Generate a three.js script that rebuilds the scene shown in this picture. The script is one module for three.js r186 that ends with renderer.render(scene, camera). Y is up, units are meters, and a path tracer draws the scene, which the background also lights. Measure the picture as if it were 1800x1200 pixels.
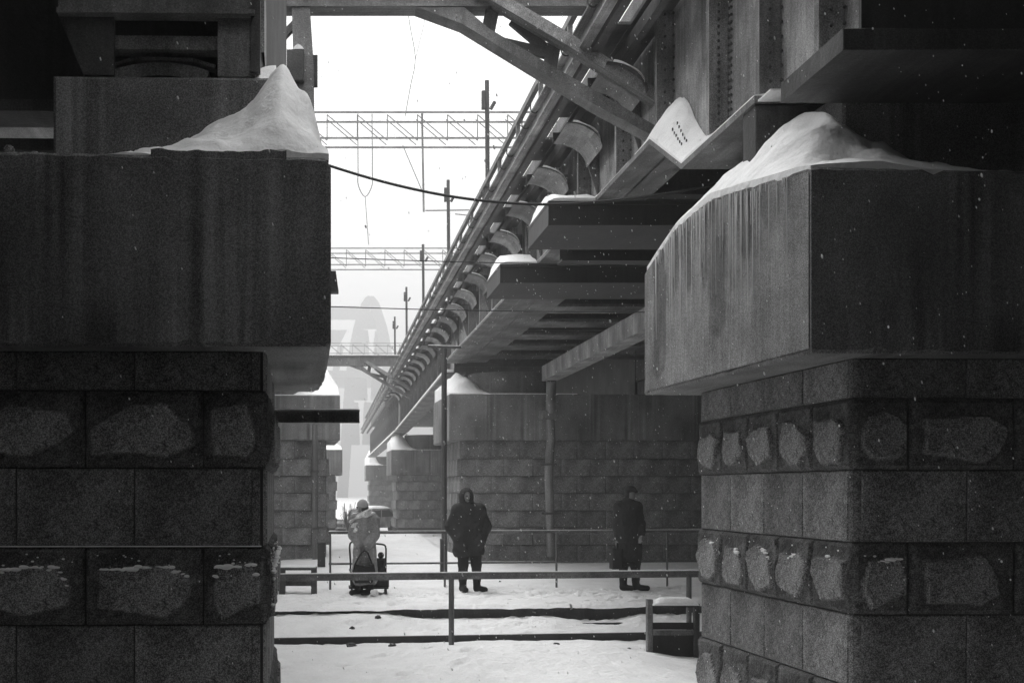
import * as THREE from 'three';
import { mergeGeometries, mergeVertices } from 'three/addons/utils/BufferGeometryUtils.js';
import { MarchingCubes } from 'three/addons/objects/MarchingCubes.js';

// ---------------------------------------------------------------- camera, sky, sun, exposure
const F = 2200, VX = 575, VY = 861, EYE = 1.77;          // focal length in photo pixels, vanishing point, eye height
const scene = new THREE.Scene();
const camera = new THREE.PerspectiveCamera(2 * Math.atan(861 / F) * 180 / Math.PI, 2450 / 1722, 0.1, 900);
camera.position.set(0, EYE, 0);
camera.lookAt(0, EYE, -10);
camera.setViewOffset(2450, 1722, 650, 0, 1800, 1200);
const renderer = new THREE.WebGLRenderer({ antialias: true });
renderer.toneMapping = THREE.LinearToneMapping;
renderer.toneMappingExposure = 1.22;
renderer.shadowMap.enabled = true;

function overcastSky() {                                   // even grey-white snow cloud, brightest overhead
  const w = 256, h = 128, d = new Float32Array(w * h * 4);
  for (let j = 0; j < h; j++) for (let i = 0; i < w; i++) {
    const el = Math.max(0, Math.sin((j / (h - 1) - 0.5) * Math.PI));
    const L = 0.9 * (1 + 2 * el);                          // the usual brightness law of a closed cloud cover
    d.set([L, L, L, 1], (j * w + i) * 4);
  }
  const t = new THREE.DataTexture(d, w, h, THREE.RGBAFormat, THREE.FloatType);
  t.mapping = THREE.EquirectangularReflectionMapping;
  t.magFilter = THREE.LinearFilter; t.minFilter = THREE.LinearFilter; t.needsUpdate = true;
  return t;
}
scene.background = overcastSky();
scene.environment = scene.background;
const sun = new THREE.DirectionalLight(0xffffff, 1.5);
sun.position.set(-7, 34, -30); sun.target.position.set(2, 0, -14);
sun.castShadow = true; sun.shadow.radius = 40;
sun.shadow.mapSize.set(2048, 2048);
Object.assign(sun.shadow.camera, { left: -60, right: 60, top: 60, bottom: -60, near: 1, far: 160 });
scene.add(sun, sun.target);
scene.fog = new THREE.FogExp2(0xffffff, 0.0042);

// ---------------------------------------------------------------- helpers
function rng(seed) { let a = seed >>> 0; return () => { a = (a + 0x6D2B79F5) | 0; let t = Math.imul(a ^ (a >>> 15), 1 | a); t = (t + Math.imul(t ^ (t >>> 7), 61 | t)) ^ t; return ((t ^ (t >>> 14)) >>> 0) / 4294967296; }; }
const clamp = (x, a = 0, b = 1) => Math.min(b, Math.max(a, x));
const sstep = (a, b, x) => { const t = clamp((x - a) / (b - a)); return t * t * (3 - 2 * t); };
const lerp = (a, b, t) => a + (b - a) * t;
function curve(pts) { return x => { if (x <= pts[0][0]) return pts[0][1]; for (let i = 1; i < pts.length; i++) if (x <= pts[i][0]) { const [a, b] = [pts[i - 1], pts[i]]; return lerp(a[1], b[1], (x - a[0]) / (b[0] - a[0])); } return pts[pts.length - 1][1]; }; }
function hash2(x, y, s) { let h = Math.imul(x, 374761393) + Math.imul(y, 668265263) + Math.imul(s, 974711); h = Math.imul(h ^ (h >>> 13), 1274126177); return ((h ^ (h >>> 16)) >>> 0) / 4294967296; }
function vnoise(x, y, s = 1, per = 0) {
  let i = Math.floor(x), j = Math.floor(y); const fx = x - i, fy = y - j, u = fx * fx * (3 - 2 * fx), v = fy * fy * (3 - 2 * fy);
  const m = k => per ? ((k % per) + per) % per : k;
  return lerp(lerp(hash2(m(i), m(j), s), hash2(m(i + 1), m(j), s), u), lerp(hash2(m(i), m(j + 1), s), hash2(m(i + 1), m(j + 1), s), u), v);
}
function fbm(x, y, oct = 4, s = 1, per = 0) { let a = 0.5, r = 0, n = 0; for (let o = 0; o < oct; o++) { r += a * vnoise(x, y, s + o * 17, per); n += a; a *= 0.5; x *= 2; y *= 2; per *= 2; } return r / n; }
const at = (px, py, D) => new THREE.Vector3((px - VX) * D / F, EYE + (VY - py) * D / F, -D);

// a tiling texture from a function of (u, v) in 0..1
function tex(n, fn, tile, srgb = true) {
  const d = new Uint8Array(n * n * 4);
  for (let j = 0; j < n; j++) for (let i = 0; i < n; i++) { const g = clamp(fn(i / n, j / n)) * 255; d.set([g, g, g, 255], (j * n + i) * 4); }
  const t = new THREE.DataTexture(d, n, n); t.wrapS = t.wrapT = THREE.RepeatWrapping; t.magFilter = THREE.LinearFilter; t.minFilter = THREE.LinearMipmapLinearFilter; t.generateMipmaps = true;
  if (srgb) t.colorSpace = THREE.SRGBColorSpace; t.repeat.set(1 / tile, 1 / tile); t.needsUpdate = true; return t;
}
const graniteMap = tex(512, (u, v) => 0.62 + 0.6 * (hash2(Math.floor(u * 256), Math.floor(v * 256), 5) - 0.5) + 0.25 * (fbm(u * 64, v * 64, 2, 9, 64) - 0.5) + 0.45 * (fbm(u * 6, v * 6, 3, 4, 6) - 0.5), 1.3);
const graniteBump = tex(512, (u, v) => fbm(u * 48, v * 48, 3, 29, 48), 1.3, false);
const concreteMap = tex(1024, (u, v) => 0.66 + 0.55 * (fbm(u * 4, v * 4, 5, 3, 4) - 0.5) + 0.95 * (fbm(u * 30, v * 1.0, 4, 8, 1024) - 0.5) * sstep(0.3, 0.75, fbm(u * 5, v * 2, 2, 77, 64)) + 0.42 * (hash2(Math.floor(u * 512), Math.floor(v * 512), 6) - 0.5), 2.6);
const concreteBump = tex(512, (u, v) => fbm(u * 40, v * 40, 4, 13, 40), 1.2, false);
const steelMap = tex(512, (u, v) => 0.62 + 0.55 * (fbm(u * 5, v * 5, 5, 21, 5) - 0.5) + 0.3 * (fbm(u * 40, v * 4, 3, 31, 512) - 0.5) + 0.34 * (hash2(Math.floor(u * 400), Math.floor(v * 400), 7) - 0.5), 1.9);
const steelBump = tex(512, (u, v) => fbm(u * 30, v * 30, 4, 41, 30), 1.1, false);
const snowMap = tex(512, (u, v) => 0.955 + 0.08 * (fbm(u * 8, v * 8, 4, 51, 8) - 0.5) + 0.05 * (hash2(Math.floor(u * 300), Math.floor(v * 300), 8) - 0.5), 2.3);
const snowBump = tex(512, (u, v) => fbm(u * 24, v * 24, 4, 61, 24), 1.4, false);
const clothBump = tex(256, (u, v) => fbm(u * 16, v * 10, 4, 71, 0), 0.7, false);

const grey = g => new THREE.Color().setRGB(g, g, g);
function std(g, rough, map, bump, bs, extra = {}) { return new THREE.MeshStandardMaterial({ color: grey(g), roughness: rough, map: map || null, bumpMap: bump || null, bumpScale: bs || 0, ...extra }); }
// the maps average about 0.35 linear, so these factors carry the real base colour
const M = {
  granite: [0.44, 0.38, 0.49, 0.35].map(g => std(g, 0.85, graniteMap, graniteBump, 0.006)),
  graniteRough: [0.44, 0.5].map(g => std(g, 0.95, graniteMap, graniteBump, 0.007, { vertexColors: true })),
  mortar: std(0.05, 1),
  concrete: std(0.34, 0.92, concreteMap, concreteBump, 0.003),

  steel: std(0.34, 0.6, steelMap, steelBump, 0.004),
  steelPale: std(0.62, 0.62, steelMap, steelBump, 0.004),
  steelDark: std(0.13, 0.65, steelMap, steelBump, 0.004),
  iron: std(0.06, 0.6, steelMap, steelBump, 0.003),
  snow: std(0.95, 0.85, snowMap, snowBump, 0.012),
  snowGround: std(0.93, 0.85, snowMap, snowBump, 0.02),
  earth: std(0.25, 1, concreteMap, graniteBump, 0.02),
  ice: std(0.8, 0.35),
  flake: new THREE.MeshPhysicalMaterial({ color: grey(0.95), roughness: 1, transmission: 0.5, thickness: 0 }),
  rubber: std(0.02, 0.6),
  blackCoat: std(0.012, 0.85, null, clothBump, 0.02),
  blackCloth: std(0.01, 0.9, null, clothBump, 0.015),
  greyCoat: std(0.42, 0.95, concreteMap, clothBump, 0.02),
  paleScarf: std(1.2, 1, concreteMap, clothBump, 0.02),
  paleHat: std(0.3, 1, null, clothBump, 0.01),
  skin: std(0.16, 0.6),
  leather: std(0.006, 0.85, null, clothBump, 0.006),
  plastic: std(0.7, 0.5),
  glassDark: std(0.02, 0.1),

};
M.granite.forEach((m, i) => { m.name = 'granite_' + i; });

const used = new Map();
function numbered(n) { const k = used.get(n) || 0; used.set(n, k + 1); return k ? n + '_' + String(k).padStart(3, '0') : n; }
function tag(o, label, category, group, kind) { if (label) o.userData.label = label; if (category) o.userData.category = category; if (group) o.userData.group = group; if (kind) o.userData.kind = kind; return o; }
function thing(name, label, category, group, pos) { const o = new THREE.Group(); o.name = numbered(name); if (pos) o.position.set(...pos); scene.add(o); return tag(o, label, category, group); }
function mesh(name, g, m, parent, top) { const o = new THREE.Mesh(g, m); o.name = top ? numbered(name) : name; o.castShadow = o.receiveShadow = true; (parent || scene).add(o); return o; }
function single(name, g, m, label, category, group, kind) { return tag(mesh(name, g, m, scene, true), label, category, group, kind); }

// uv in metres from the dominant direction of each face
function uvBox(g) {
  g = g.index ? g.toNonIndexed() : g;
  if (!g.attributes.normal) g.computeVertexNormals();
  const p = g.attributes.position, uv = new Float32Array(p.count * 2), A = new THREE.Vector3(), B = new THREE.Vector3(), C = new THREE.Vector3();
  for (let i = 0; i < p.count; i += 3) {
    A.fromBufferAttribute(p, i); B.fromBufferAttribute(p, i + 1).sub(A); C.fromBufferAttribute(p, i + 2).sub(A); B.cross(C);
    const x = Math.abs(B.x), y = Math.abs(B.y), z = Math.abs(B.z);
    for (let k = i; k < i + 3; k++) {
      const X = p.getX(k), Y = p.getY(k), Z = p.getZ(k);
      const q = y >= x && y >= z ? [X, Z] : x >= z ? [Z, Y] : [X, Y];
      uv[2 * k] = q[0]; uv[2 * k + 1] = q[1];
    }
  }
  g.setAttribute('uv', new THREE.BufferAttribute(uv, 2));
  return g;
}
// triangles from flat lists
function fromTris(list) { const g = new THREE.BufferGeometry(); g.setAttribute('position', new THREE.BufferAttribute(new Float32Array(list.flat(2)), 3)); g.computeVertexNormals(); return uvBox(g); }
const quad = (a, b, c, d) => [a, b, c, a, c, d];
// a box given by limits; chamfered edges when c > 0
function box(x0, x1, y0, y1, z0, z1, c = 0) {
  const w = x1 - x0, h = y1 - y0, d = z1 - z0; c = Math.min(c, w / 3, h / 3, d / 3);
  if (c <= 0) { const g = new THREE.BoxGeometry(w, h, d); g.translate((x0 + x1) / 2, (y0 + y1) / 2, (z0 + z1) / 2); return uvBox(g); }
  const s = new THREE.Shape(); s.moveTo(-w / 2 + c, -h / 2 + c); s.lineTo(w / 2 - c, -h / 2 + c); s.lineTo(w / 2 - c, h / 2 - c); s.lineTo(-w / 2 + c, h / 2 - c); s.closePath();
  const g = new THREE.ExtrudeGeometry(s, { depth: d - 2 * c, bevelEnabled: true, bevelThickness: c, bevelSize: c, bevelSegments: 1 });
  g.translate((x0 + x1) / 2, (y0 + y1) / 2, z0 + c); return uvBox(g);
}
// a bar of rectangular section between two points; side is the width across, up the other one
function bar(p, q, w, h, upHint = [0, 1, 0]) {
  p = new THREE.Vector3(...p); q = new THREE.Vector3(...q); const dir = q.clone().sub(p), len = dir.length(); dir.normalize();
  let up = new THREE.Vector3(...upHint); if (Math.abs(up.dot(dir)) > 0.98) up = new THREE.Vector3(1, 0, 0);
  const side = dir.clone().cross(up).normalize(); up = side.clone().cross(dir).normalize();
  const g = box(-w / 2, w / 2, -h / 2, h / 2, 0, len);
  g.applyMatrix4(new THREE.Matrix4().makeBasis(side.clone().negate(), up, dir)); g.translate(p.x, p.y, p.z); return g;
}
// an I-section between two points
function ibar(p, q, w, h, t, upHint) { const P = new THREE.Vector3(...p), Q = new THREE.Vector3(...q); const dir = Q.clone().sub(P).normalize(); let up = new THREE.Vector3(...(upHint || [0, 1, 0])); const side = dir.clone().cross(up).normalize(); up = side.clone().cross(dir).normalize(); const o = s => up.clone().multiplyScalar(s * (h - t) / 2); const f = (v, s) => v.clone().add(o(s)).toArray(); return mergeGeometries([bar(p, q, t, h - 2 * t, upHint), bar(f(P, 1), f(Q, 1), w, t, upHint), bar(f(P, -1), f(Q, -1), w, t, upHint)]); }
function tube(pts, r, seg = 24, rad = 8) { return new THREE.TubeGeometry(new THREE.CatmullRomCurve3(pts.map(p => new THREE.Vector3(...p))), seg, r, rad); }
function pipe(p, q, r, rad = 10) { const P = new THREE.Vector3(...p), Q = new THREE.Vector3(...q), d = Q.clone().sub(P); const g = new THREE.CylinderGeometry(r, r, d.length(), rad); g.applyQuaternion(new THREE.Quaternion().setFromUnitVectors(new THREE.Vector3(0, 1, 0), d.clone().normalize())); g.translate(...P.add(Q).multiplyScalar(0.5).toArray()); return g; }
// a prism: polygon [[a, b], ...] in a plane, pushed along the third axis. plane 'xy' -> z, 'zy' -> x
function prism(poly, t0, t1, plane = 'xy') {
  const s = new THREE.Shape(poly.map(([a, b]) => new THREE.Vector2(a, b)));
  let g = new THREE.ExtrudeGeometry(s, { depth: t1 - t0, bevelEnabled: false }); g.translate(0, 0, t0);
  if (plane === 'zy') { const p = g.attributes.position; for (let i = 0; i < p.count; i++) { const x = p.getX(i), y = p.getY(i), z = p.getZ(i); p.setXYZ(i, z, y, x); } const n = g.toNonIndexed ? (g.index ? g.toNonIndexed() : g) : g; const a = n.attributes.position.array; for (let i = 0; i < a.length; i += 9) for (let k = 0; k < 3; k++) { const t = a[i + 3 + k]; a[i + 3 + k] = a[i + 6 + k]; a[i + 6 + k] = t; } n.computeVertexNormals(); g = n; }
  return uvBox(g);
}
// a snow body over a plan rectangle: height function gives the top (or null: no snow), bottom function its underside
function snowPatch(x0, x1, z0, z1, nx, nz, top, bot) {
  const tr = [], P = (i, j) => { const x = lerp(x0, x1, i / nx), z = lerp(z0, z1, j / nz); return [x, Math.max(top(x, z), bot(x, z) + 0.002), z]; };
  const Q = (i, j) => { const x = lerp(x0, x1, i / nx), z = lerp(z0, z1, j / nz); return [x, bot(x, z), z]; };
  const pos = [], idx = []; const id = (i, j) => j * (nx + 1) + i;
  for (let j = 0; j <= nz; j++) for (let i = 0; i <= nx; i++) pos.push(...P(i, j));
  for (let j = 0; j < nz; j++) for (let i = 0; i < nx; i++) idx.push(id(i, j), id(i, j + 1), id(i + 1, j + 1), id(i, j), id(i + 1, j + 1), id(i + 1, j));
  const g = new THREE.BufferGeometry(); g.setAttribute('position', new THREE.BufferAttribute(new Float32Array(pos), 3)); g.setIndex(idx); g.computeVertexNormals();
  for (let i = 0; i < nx; i++) { tr.push(quad(Q(i, nz), Q(i + 1, nz), P(i + 1, nz), P(i, nz)), quad(Q(i + 1, 0), Q(i, 0), P(i, 0), P(i + 1, 0))); }
  for (let j = 0; j < nz; j++) { tr.push(quad(Q(nx, j + 1), Q(nx, j), P(nx, j), P(nx, j + 1)), quad(Q(0, j), Q(0, j + 1), P(0, j + 1), P(0, j))); }
  return mergeGeometries([uvBox(g), fromTris(tr)]);
}

// ---------------------------------------------------------------- ground
const SK = 0.13;                                            // the track and the railings run askew: right end farther off
const dS = (x, D) => D - SK * x;
const Rg = rng(11);
const prints = new Map();                                   // trodden steps, looked up by half-metre cells
{ const R = rng(606), walk = (x, D, a, n, st = 0.62) => { for (let k = 0; k < n; k++) { const s = k % 2 ? 1 : -1, px = x + Math.cos(a) * st * k - Math.sin(a) * 0.11 * s + (R() - 0.5) * 0.08, pd = D + Math.sin(a) * st * k + Math.cos(a) * 0.11 * s + (R() - 0.5) * 0.08, key = Math.floor(px * 2) + ',' + Math.floor(pd * 2); if (!prints.has(key)) prints.set(key, []); prints.get(key).push([px, pd, Math.cos(a + (R() - 0.5) * 0.4), Math.sin(a), 0.03 + R() * 0.035]); a += (R() - 0.5) * 0.12; } };
  for (let k = 0; k < 16; k++) walk(-2 + R() * 2, 19.3 + R() * 2.8, 0.1 + (R() - 0.5) * 0.25, 16);
  for (let k = 0; k < 12; k++) walk(0.5 + R() * 6, 19.4 + R() * 2.4, R() * 6.28, 5, 0.35);
  walk(-1, 11.9, 0.5, 9); walk(0.5, 11.2, 0.9, 6); walk(5, 12.4, 2.6, 6); walk(-0.6, 16.0, 0.1, 12); walk(6, 18.2, 3.1, 12); }
const stepAt = (x, D) => { let d = 0; const i = Math.floor(x * 2), j = Math.floor(D * 2); for (let a = i - 1; a <= i + 1; a++) for (let b = j - 1; b <= j + 1; b++) { const c = prints.get(a + ',' + b); if (c) for (const [px, pd, ca, sa, dep] of c) { const u = (x - px) * ca + (D - pd) * sa, v = -(x - px) * sa + (D - pd) * ca, r = (u / 0.15) ** 2 + (v / 0.065) ** 2; if (r < 4) d += -dep * Math.exp(-r * r) + dep * 0.35 * Math.exp(-((r - 1.9) ** 2) * 3); } } return d; };
function groundH(x, D) {
  const s = dS(x, D);
  let y = 0.02 + 0.10 * (fbm(x * 0.5 + 9, D * 0.5, 3, 5) - 0.5) + 0.035 * (fbm(x * 3, D * 3, 3, 6) - 0.5);
  y -= 0.03 * sstep(13.6, 14.4, s);
  y += 0.15 * Math.exp(-Math.pow((s - 12.7) / 0.75, 2)) * Math.exp(-Math.pow((x - 2.0) / 1.3, 4)) + 0.05 * Math.exp(-Math.pow((s - 13.4) / 0.5, 2) - Math.pow((x - 0.6) / 0.4, 2));
  y -= 0.12 * sstep(3.0, 4.6, x) * (1 - sstep(14.6, 15.6, s));
  const trough = sstep(14.5, 15.4, s);
  const bed = -0.34 + 0.05 * (fbm(x * 0.8, D * 2, 3, 12) - 0.5) + 0.05 * (fbm(x * 5, D * 6, 3, 14) - 0.5);
  const pile = (0.20 + 0.07 * fbm(x * 0.9 + 4.2, 1.5, 2, 33)) * sstep(17.7, 18.8, s) * (1 - 0.3 * sstep(0.7, 1.4, x) - 0.3 * sstep(3.3, 4.0, x) * (1 - sstep(4.4, 4.9, x)));
  return lerp(y, bed + pile, trough) + stepAt(x, D) + 0.02 * (fbm(x * 9, D * 9, 2, 44) - 0.5);
}
function gridSheet(xs, Ds, h, skewed) {
  const pos = [], idx = [], n = xs.length;
  for (const D of Ds) for (const x of xs) { const DD = skewed ? D + SK * x : D; pos.push(x, h(x, DD), -DD); }
  for (let j = 0; j < Ds.length - 1; j++) for (let i = 0; i < n - 1; i++) { const a = j * n + i; idx.push(a, a + 1, a + n + 1, a, a + n + 1, a + n); }
  const g = new THREE.BufferGeometry(); g.setAttribute('position', new THREE.BufferAttribute(new Float32Array(pos), 3)); g.setIndex(idx); g.computeVertexNormals(); return uvBox(g);
}
const range = (a, b, st) => { const r = []; for (let x = a; x < b - 1e-6; x += st) r.push(x); r.push(b); return r; };
const nearG = single('snow_ground', gridSheet([-60, -30, -15, -8, ...range(-4, -1.5, 0.1), ...range(-1.46, 6.5, 0.045), ...range(6.6, 8, 0.1), 14, 25, 60], [...range(-30, 8, 2), ...range(8.2, 11, 0.1), ...range(11.05, 18.86, 0.045)], groundH, true), M.snowGround, null, null, null, 'structure');
const platH = (x, D) => { const s = dS(x, D); return stepAt(x, D) * sstep(18.9, 19.1, s) + 0.012 * (fbm(x * 11, D * 11, 2, 46) - 0.5) + 0.06 * (fbm(x * 0.7, D * 0.7, 3, 15) - 0.5) + 0.02 * (fbm(x * 5, D * 5, 2, 16) - 0.5) - 0.05 * (1 - sstep(18.78, 18.95, s)) + 0.45 * sstep(26, 34, D) * (1 - sstep(3.1, 3.6, x)) * (0.3 + 0.7 * sstep(-0.6, 1.6, x)) * (1 - sstep(40, 60, D)) * fbm(x * 0.4, D * 0.2, 2, 19) - 0.7 * sstep(46, 62, D); };
single('platform_snow', gridSheet([-300, -120, -50, -20, -8, ...range(-3, -1.3, 0.1), ...range(-1.25, 7.5, 0.05), ...range(7.6, 10, 0.1), 14, 25, 60, 150, 300], [...range(18.78, 24, 0.05), ...range(24.1, 27, 0.1), ...range(27.4, 60, 0.5), 80, 120, 200, 460], platH, true), M.snowGround, null, null, null, 'structure');
{
  const a = -40, b = 60, pf = (s, y, x) => [x, y, -(s + SK * x)];
  single('platform_edge', fromTris([quad(pf(18.86, -0.75, a), pf(18.86, -0.75, b), pf(18.86, -0.05, b), pf(18.86, -0.05, a)), quad(pf(18.86, -0.05, a), pf(18.86, -0.05, b), pf(19.3, -0.05, b), pf(19.3, -0.05, a)), quad(pf(19.3, -0.75, b), pf(19.3, -0.75, a), pf(19.3, -0.05, a), pf(19.3, -0.05, b)), quad(pf(19.3, -0.75, a), pf(19.3, -0.75, b), pf(18.86, -0.75, b), pf(18.86, -0.75, a))]), M.steelDark, null, null, null, 'structure');
  for (const [s, lab] of [[17.0, 'snow-dusted steel rail nearer the foreground railing'], [18.5, 'half-buried steel rail running just before the platform edge']]) {
    const y = s < 18 ? -0.23 : -0.25;
    const g = mergeGeometries([bar([a, y - 0.02, -(s + SK * a)], [b, y - 0.02, -(s + SK * b)], 0.075, 0.04), bar([a, y - 0.09, -(s + SK * a)], [b, y - 0.09, -(s + SK * b)], 0.03, 0.1), bar([a, y - 0.15, -(s + SK * a)], [b, y - 0.15, -(s + SK * b)], 0.15, 0.02)]);
    single('railway_rail', g, M.iron, lab, 'rail', 'rails of the track');
  }
}
// unseen bare earth added under the decks, keeps the pier fronts dark
single('added_earth_under_bridge', box(-14, 16, -0.3, 0.13, -6.2, 30), M.earth, null, null, null, 'structure');

// ---------------------------------------------------------------- stone piers
const blockCache = new Map();
function smoothBlock(w, h) { const k = 's' + w.toFixed(3) + h.toFixed(3); if (!blockCache.has(k)) blockCache.set(k, box(-w / 2 + 0.003, w / 2 - 0.003, 0.003, h - 0.003, -0.2, 0, 0.007)); return blockCache.get(k); }
const bossR = (w, h, seed) => {                             // 1 on the irregular, chiselled outline of the boss
  const n = 9, V = []; for (let k = 0; k < n; k++) { const a = (k + 0.7 * hash2(seed, k, 3)) / n * 2 * Math.PI, c = Math.cos(a), d = Math.sin(a), q = Math.pow(Math.pow(Math.abs(c), 4) + Math.pow(Math.abs(d), 4), -0.25) * (0.72 + 0.4 * hash2(seed, k, 4)); V.push([a, q]); }
  return (u, v) => { const X = u / (w * 0.42), Y = (v - h * 0.45) / (h * 0.35); let a = Math.atan2(Y, X); if (a < V[0][0]) a += 2 * Math.PI; let k = 0; while (k < n - 1 && V[k + 1][0] < a) k++; const p = V[k], q = k < n - 1 ? V[k + 1] : [V[0][0] + 2 * Math.PI, V[0][1]];
    // straight edge between two corners
    const p1 = [Math.cos(p[0]) * p[1], Math.sin(p[0]) * p[1]], p2 = [Math.cos(q[0]) * q[1], Math.sin(q[0]) * q[1]], ex = p2[0] - p1[0], ey = p2[1] - p1[1], cr = Math.cos(a) * ey - Math.sin(a) * ex; const rr = (p1[0] * ey - p1[1] * ex) / (Math.abs(cr) < 1e-4 ? 1e-4 : cr);
    return Math.hypot(X, Y) / Math.max(0.3, rr) + 0.10 * (fbm(u * 22 + seed, v * 22, 3, 92) - 0.5); }; };
function roughBlock(w, h, seed, step = 0.022) {             // quarry-faced stone: a flat boss inside a broken margin
  const k = 'r' + w.toFixed(3) + h.toFixed(3) + seed + step; if (blockCache.has(k)) return blockCache.get(k);
  const nx = Math.round(w / step), ny = Math.round(h / step), r = bossR(w, h, seed), pos = [], col = [], idx = [], W = w - 0.006, H = h - 0.006;
  for (let j = 0; j <= ny; j++) for (let i = 0; i <= nx; i++) {
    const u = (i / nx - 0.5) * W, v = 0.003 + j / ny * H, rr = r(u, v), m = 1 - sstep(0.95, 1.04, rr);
    const e = Math.min(w / 2 - Math.abs(u), v, h - v), edge = sstep(0, 0.03, e);
    const rough = 0.034 * (fbm(u * 9 + seed * 3, v * 9, 4, 95)) * (1 - m);
    const z = edge * (lerp(rough + 0.006 * sstep(1.4, 1.0, rr), 0.046 + 0.005 * fbm(u * 20, v * 20, 2, seed), m)) - 0.012 * (1 - edge);
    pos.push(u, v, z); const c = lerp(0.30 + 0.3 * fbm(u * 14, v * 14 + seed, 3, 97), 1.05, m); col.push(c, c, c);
  }
  const n = nx + 1; for (let j = 0; j < ny; j++) for (let i = 0; i < nx; i++) { const a = j * n + i; idx.push(a, a + 1, a + n + 1, a, a + n + 1, a + n); }
  // sides back into the wall
  const ring = []; for (let i = 0; i < nx; i++) ring.push(i); for (let j = 0; j < ny; j++) ring.push(j * n + nx); for (let i = nx; i > 0; i--) ring.push(ny * n + i); for (let j = ny; j > 0; j--) ring.push(j * n);
  const base = pos.length / 3; ring.forEach(q => { pos.push(pos[q * 3], pos[q * 3 + 1], -0.2); col.push(0.5, 0.5, 0.5); });
  ring.forEach((q, i) => { const q2 = ring[(i + 1) % ring.length], b = base + i, b2 = base + (i + 1) % ring.length; idx.push(q, b, b2, q, b2, q2); });
  let g = new THREE.BufferGeometry(); g.setAttribute('position', new THREE.BufferAttribute(new Float32Array(pos), 3)); g.setAttribute('color', new THREE.BufferAttribute(new Float32Array(col), 3)); g.setIndex(idx); g = g.toNonIndexed(); g.computeVertexNormals(); g = uvBox(g); blockCache.set(k, g); return g;
}
function quoin(h, r, s) {                                   // a rounded corner stone, its axis inside the corner
  const p = [[0, 0]]; for (let k = 0; k <= 5; k++) { const a = k / 5 * Math.PI / 2; p.push([s * -Math.cos(a) * r, Math.sin(a) * r]); }
  const q = s > 0 ? p : p.slice();
  const g = new THREE.ExtrudeGeometry(new THREE.Shape(q.map(([a, b]) => new THREE.Vector2(a, b))), { depth: h - 0.006, bevelEnabled: false }); g.rotateX(-Math.PI / 2); g.scale(1, 1, -1); g.translate(0, 0.003, 0);
  const gg = g.index ? g.toNonIndexed() : g; gg.computeVertexNormals(); return uvBox(gg);
}
const COURSE = [[0.838, 0.6, 0], [0.6, 0.13, 1], [0.13, -0.343, 0], [-0.343, -0.816, 1], [-0.816, -1.29, 0], [-1.29, -1.9, 1]];   // eye-relative top, bottom, rough?
// the cap: plan outline with its own top heights, bevelled edges
function capGeo(outline, yb, bev) {
  { const o2 = []; outline.forEach((p, i) => { const q = outline[(i + 1) % outline.length], l = Math.hypot(q[0] - p[0], q[1] - p[1]), n2 = Math.max(1, Math.min(90, Math.round(l / 0.07))); for (let k = 0; k < n2; k++) o2.push([lerp(p[0], q[0], k / n2), lerp(p[1], q[1], k / n2), lerp(p[2], q[2], k / n2)]); }); outline = o2; }
  const n = outline.length, off = d => outline.map(([x, z], i) => { const a = outline[(i + n - 1) % n], b = outline[(i + 1) % n]; const t1 = [x - a[0], z - a[1]], t2 = [b[0] - x, b[1] - z]; const l1 = Math.hypot(...t1), l2 = Math.hypot(...t2); let nx = -(t1[1] / l1 + t2[1] / l2), nz = t1[0] / l1 + t2[0] / l2; const l = Math.hypot(nx, nz); return [x + nx / l * d, z + nz / l * d]; });
  const chip = (i, y) => { const v = hash2(i, Math.round(y * 10), 55); return v > 0.93 ? 2.2 : 0.5 + 0.7 * v; };
  const inA = off(bev), ins = inA, mix = (i, y) => [lerp(outline[i][0], inA[i][0], chip(i, y)), lerp(outline[i][1], inA[i][1], chip(i, y))], R = [ins.map((p, i) => { const q = mix(i, 1); return [q[0], yb, q[1]]; }), outline.map((p, i) => [p[0], yb + bev * chip(i, 1), p[1]]), outline.map((p, i) => [p[0], p[2] - bev * chip(i, 2), p[1]]), ins.map((p, i) => { const q = mix(i, 2); return [q[0], outline[i][2], q[1]]; })];
  const tr = []; for (let k = 0; k < 3; k++) for (let i = 0; i < n; i++) { const j = (i + 1) % n; tr.push(quad(R[k][i], R[k][j], R[k + 1][j], R[k + 1][i])); }
  const cen = R[0].reduce((s, p) => [s[0] + p[0] / n, 0, s[2] + p[2] / n], [0, 0, 0]);
  const my = Math.min(...outline.map(o => o[2]));
  for (let i = 0; i < n; i++) { const j = (i + 1) % n; tr.push([R[0][j], R[0][i], [cen[0], yb, cen[2]]]); tr.push([R[3][i], R[3][j], [cen[0], my, cen[2]]]); }
  return fromTris(tr);
}
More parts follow.
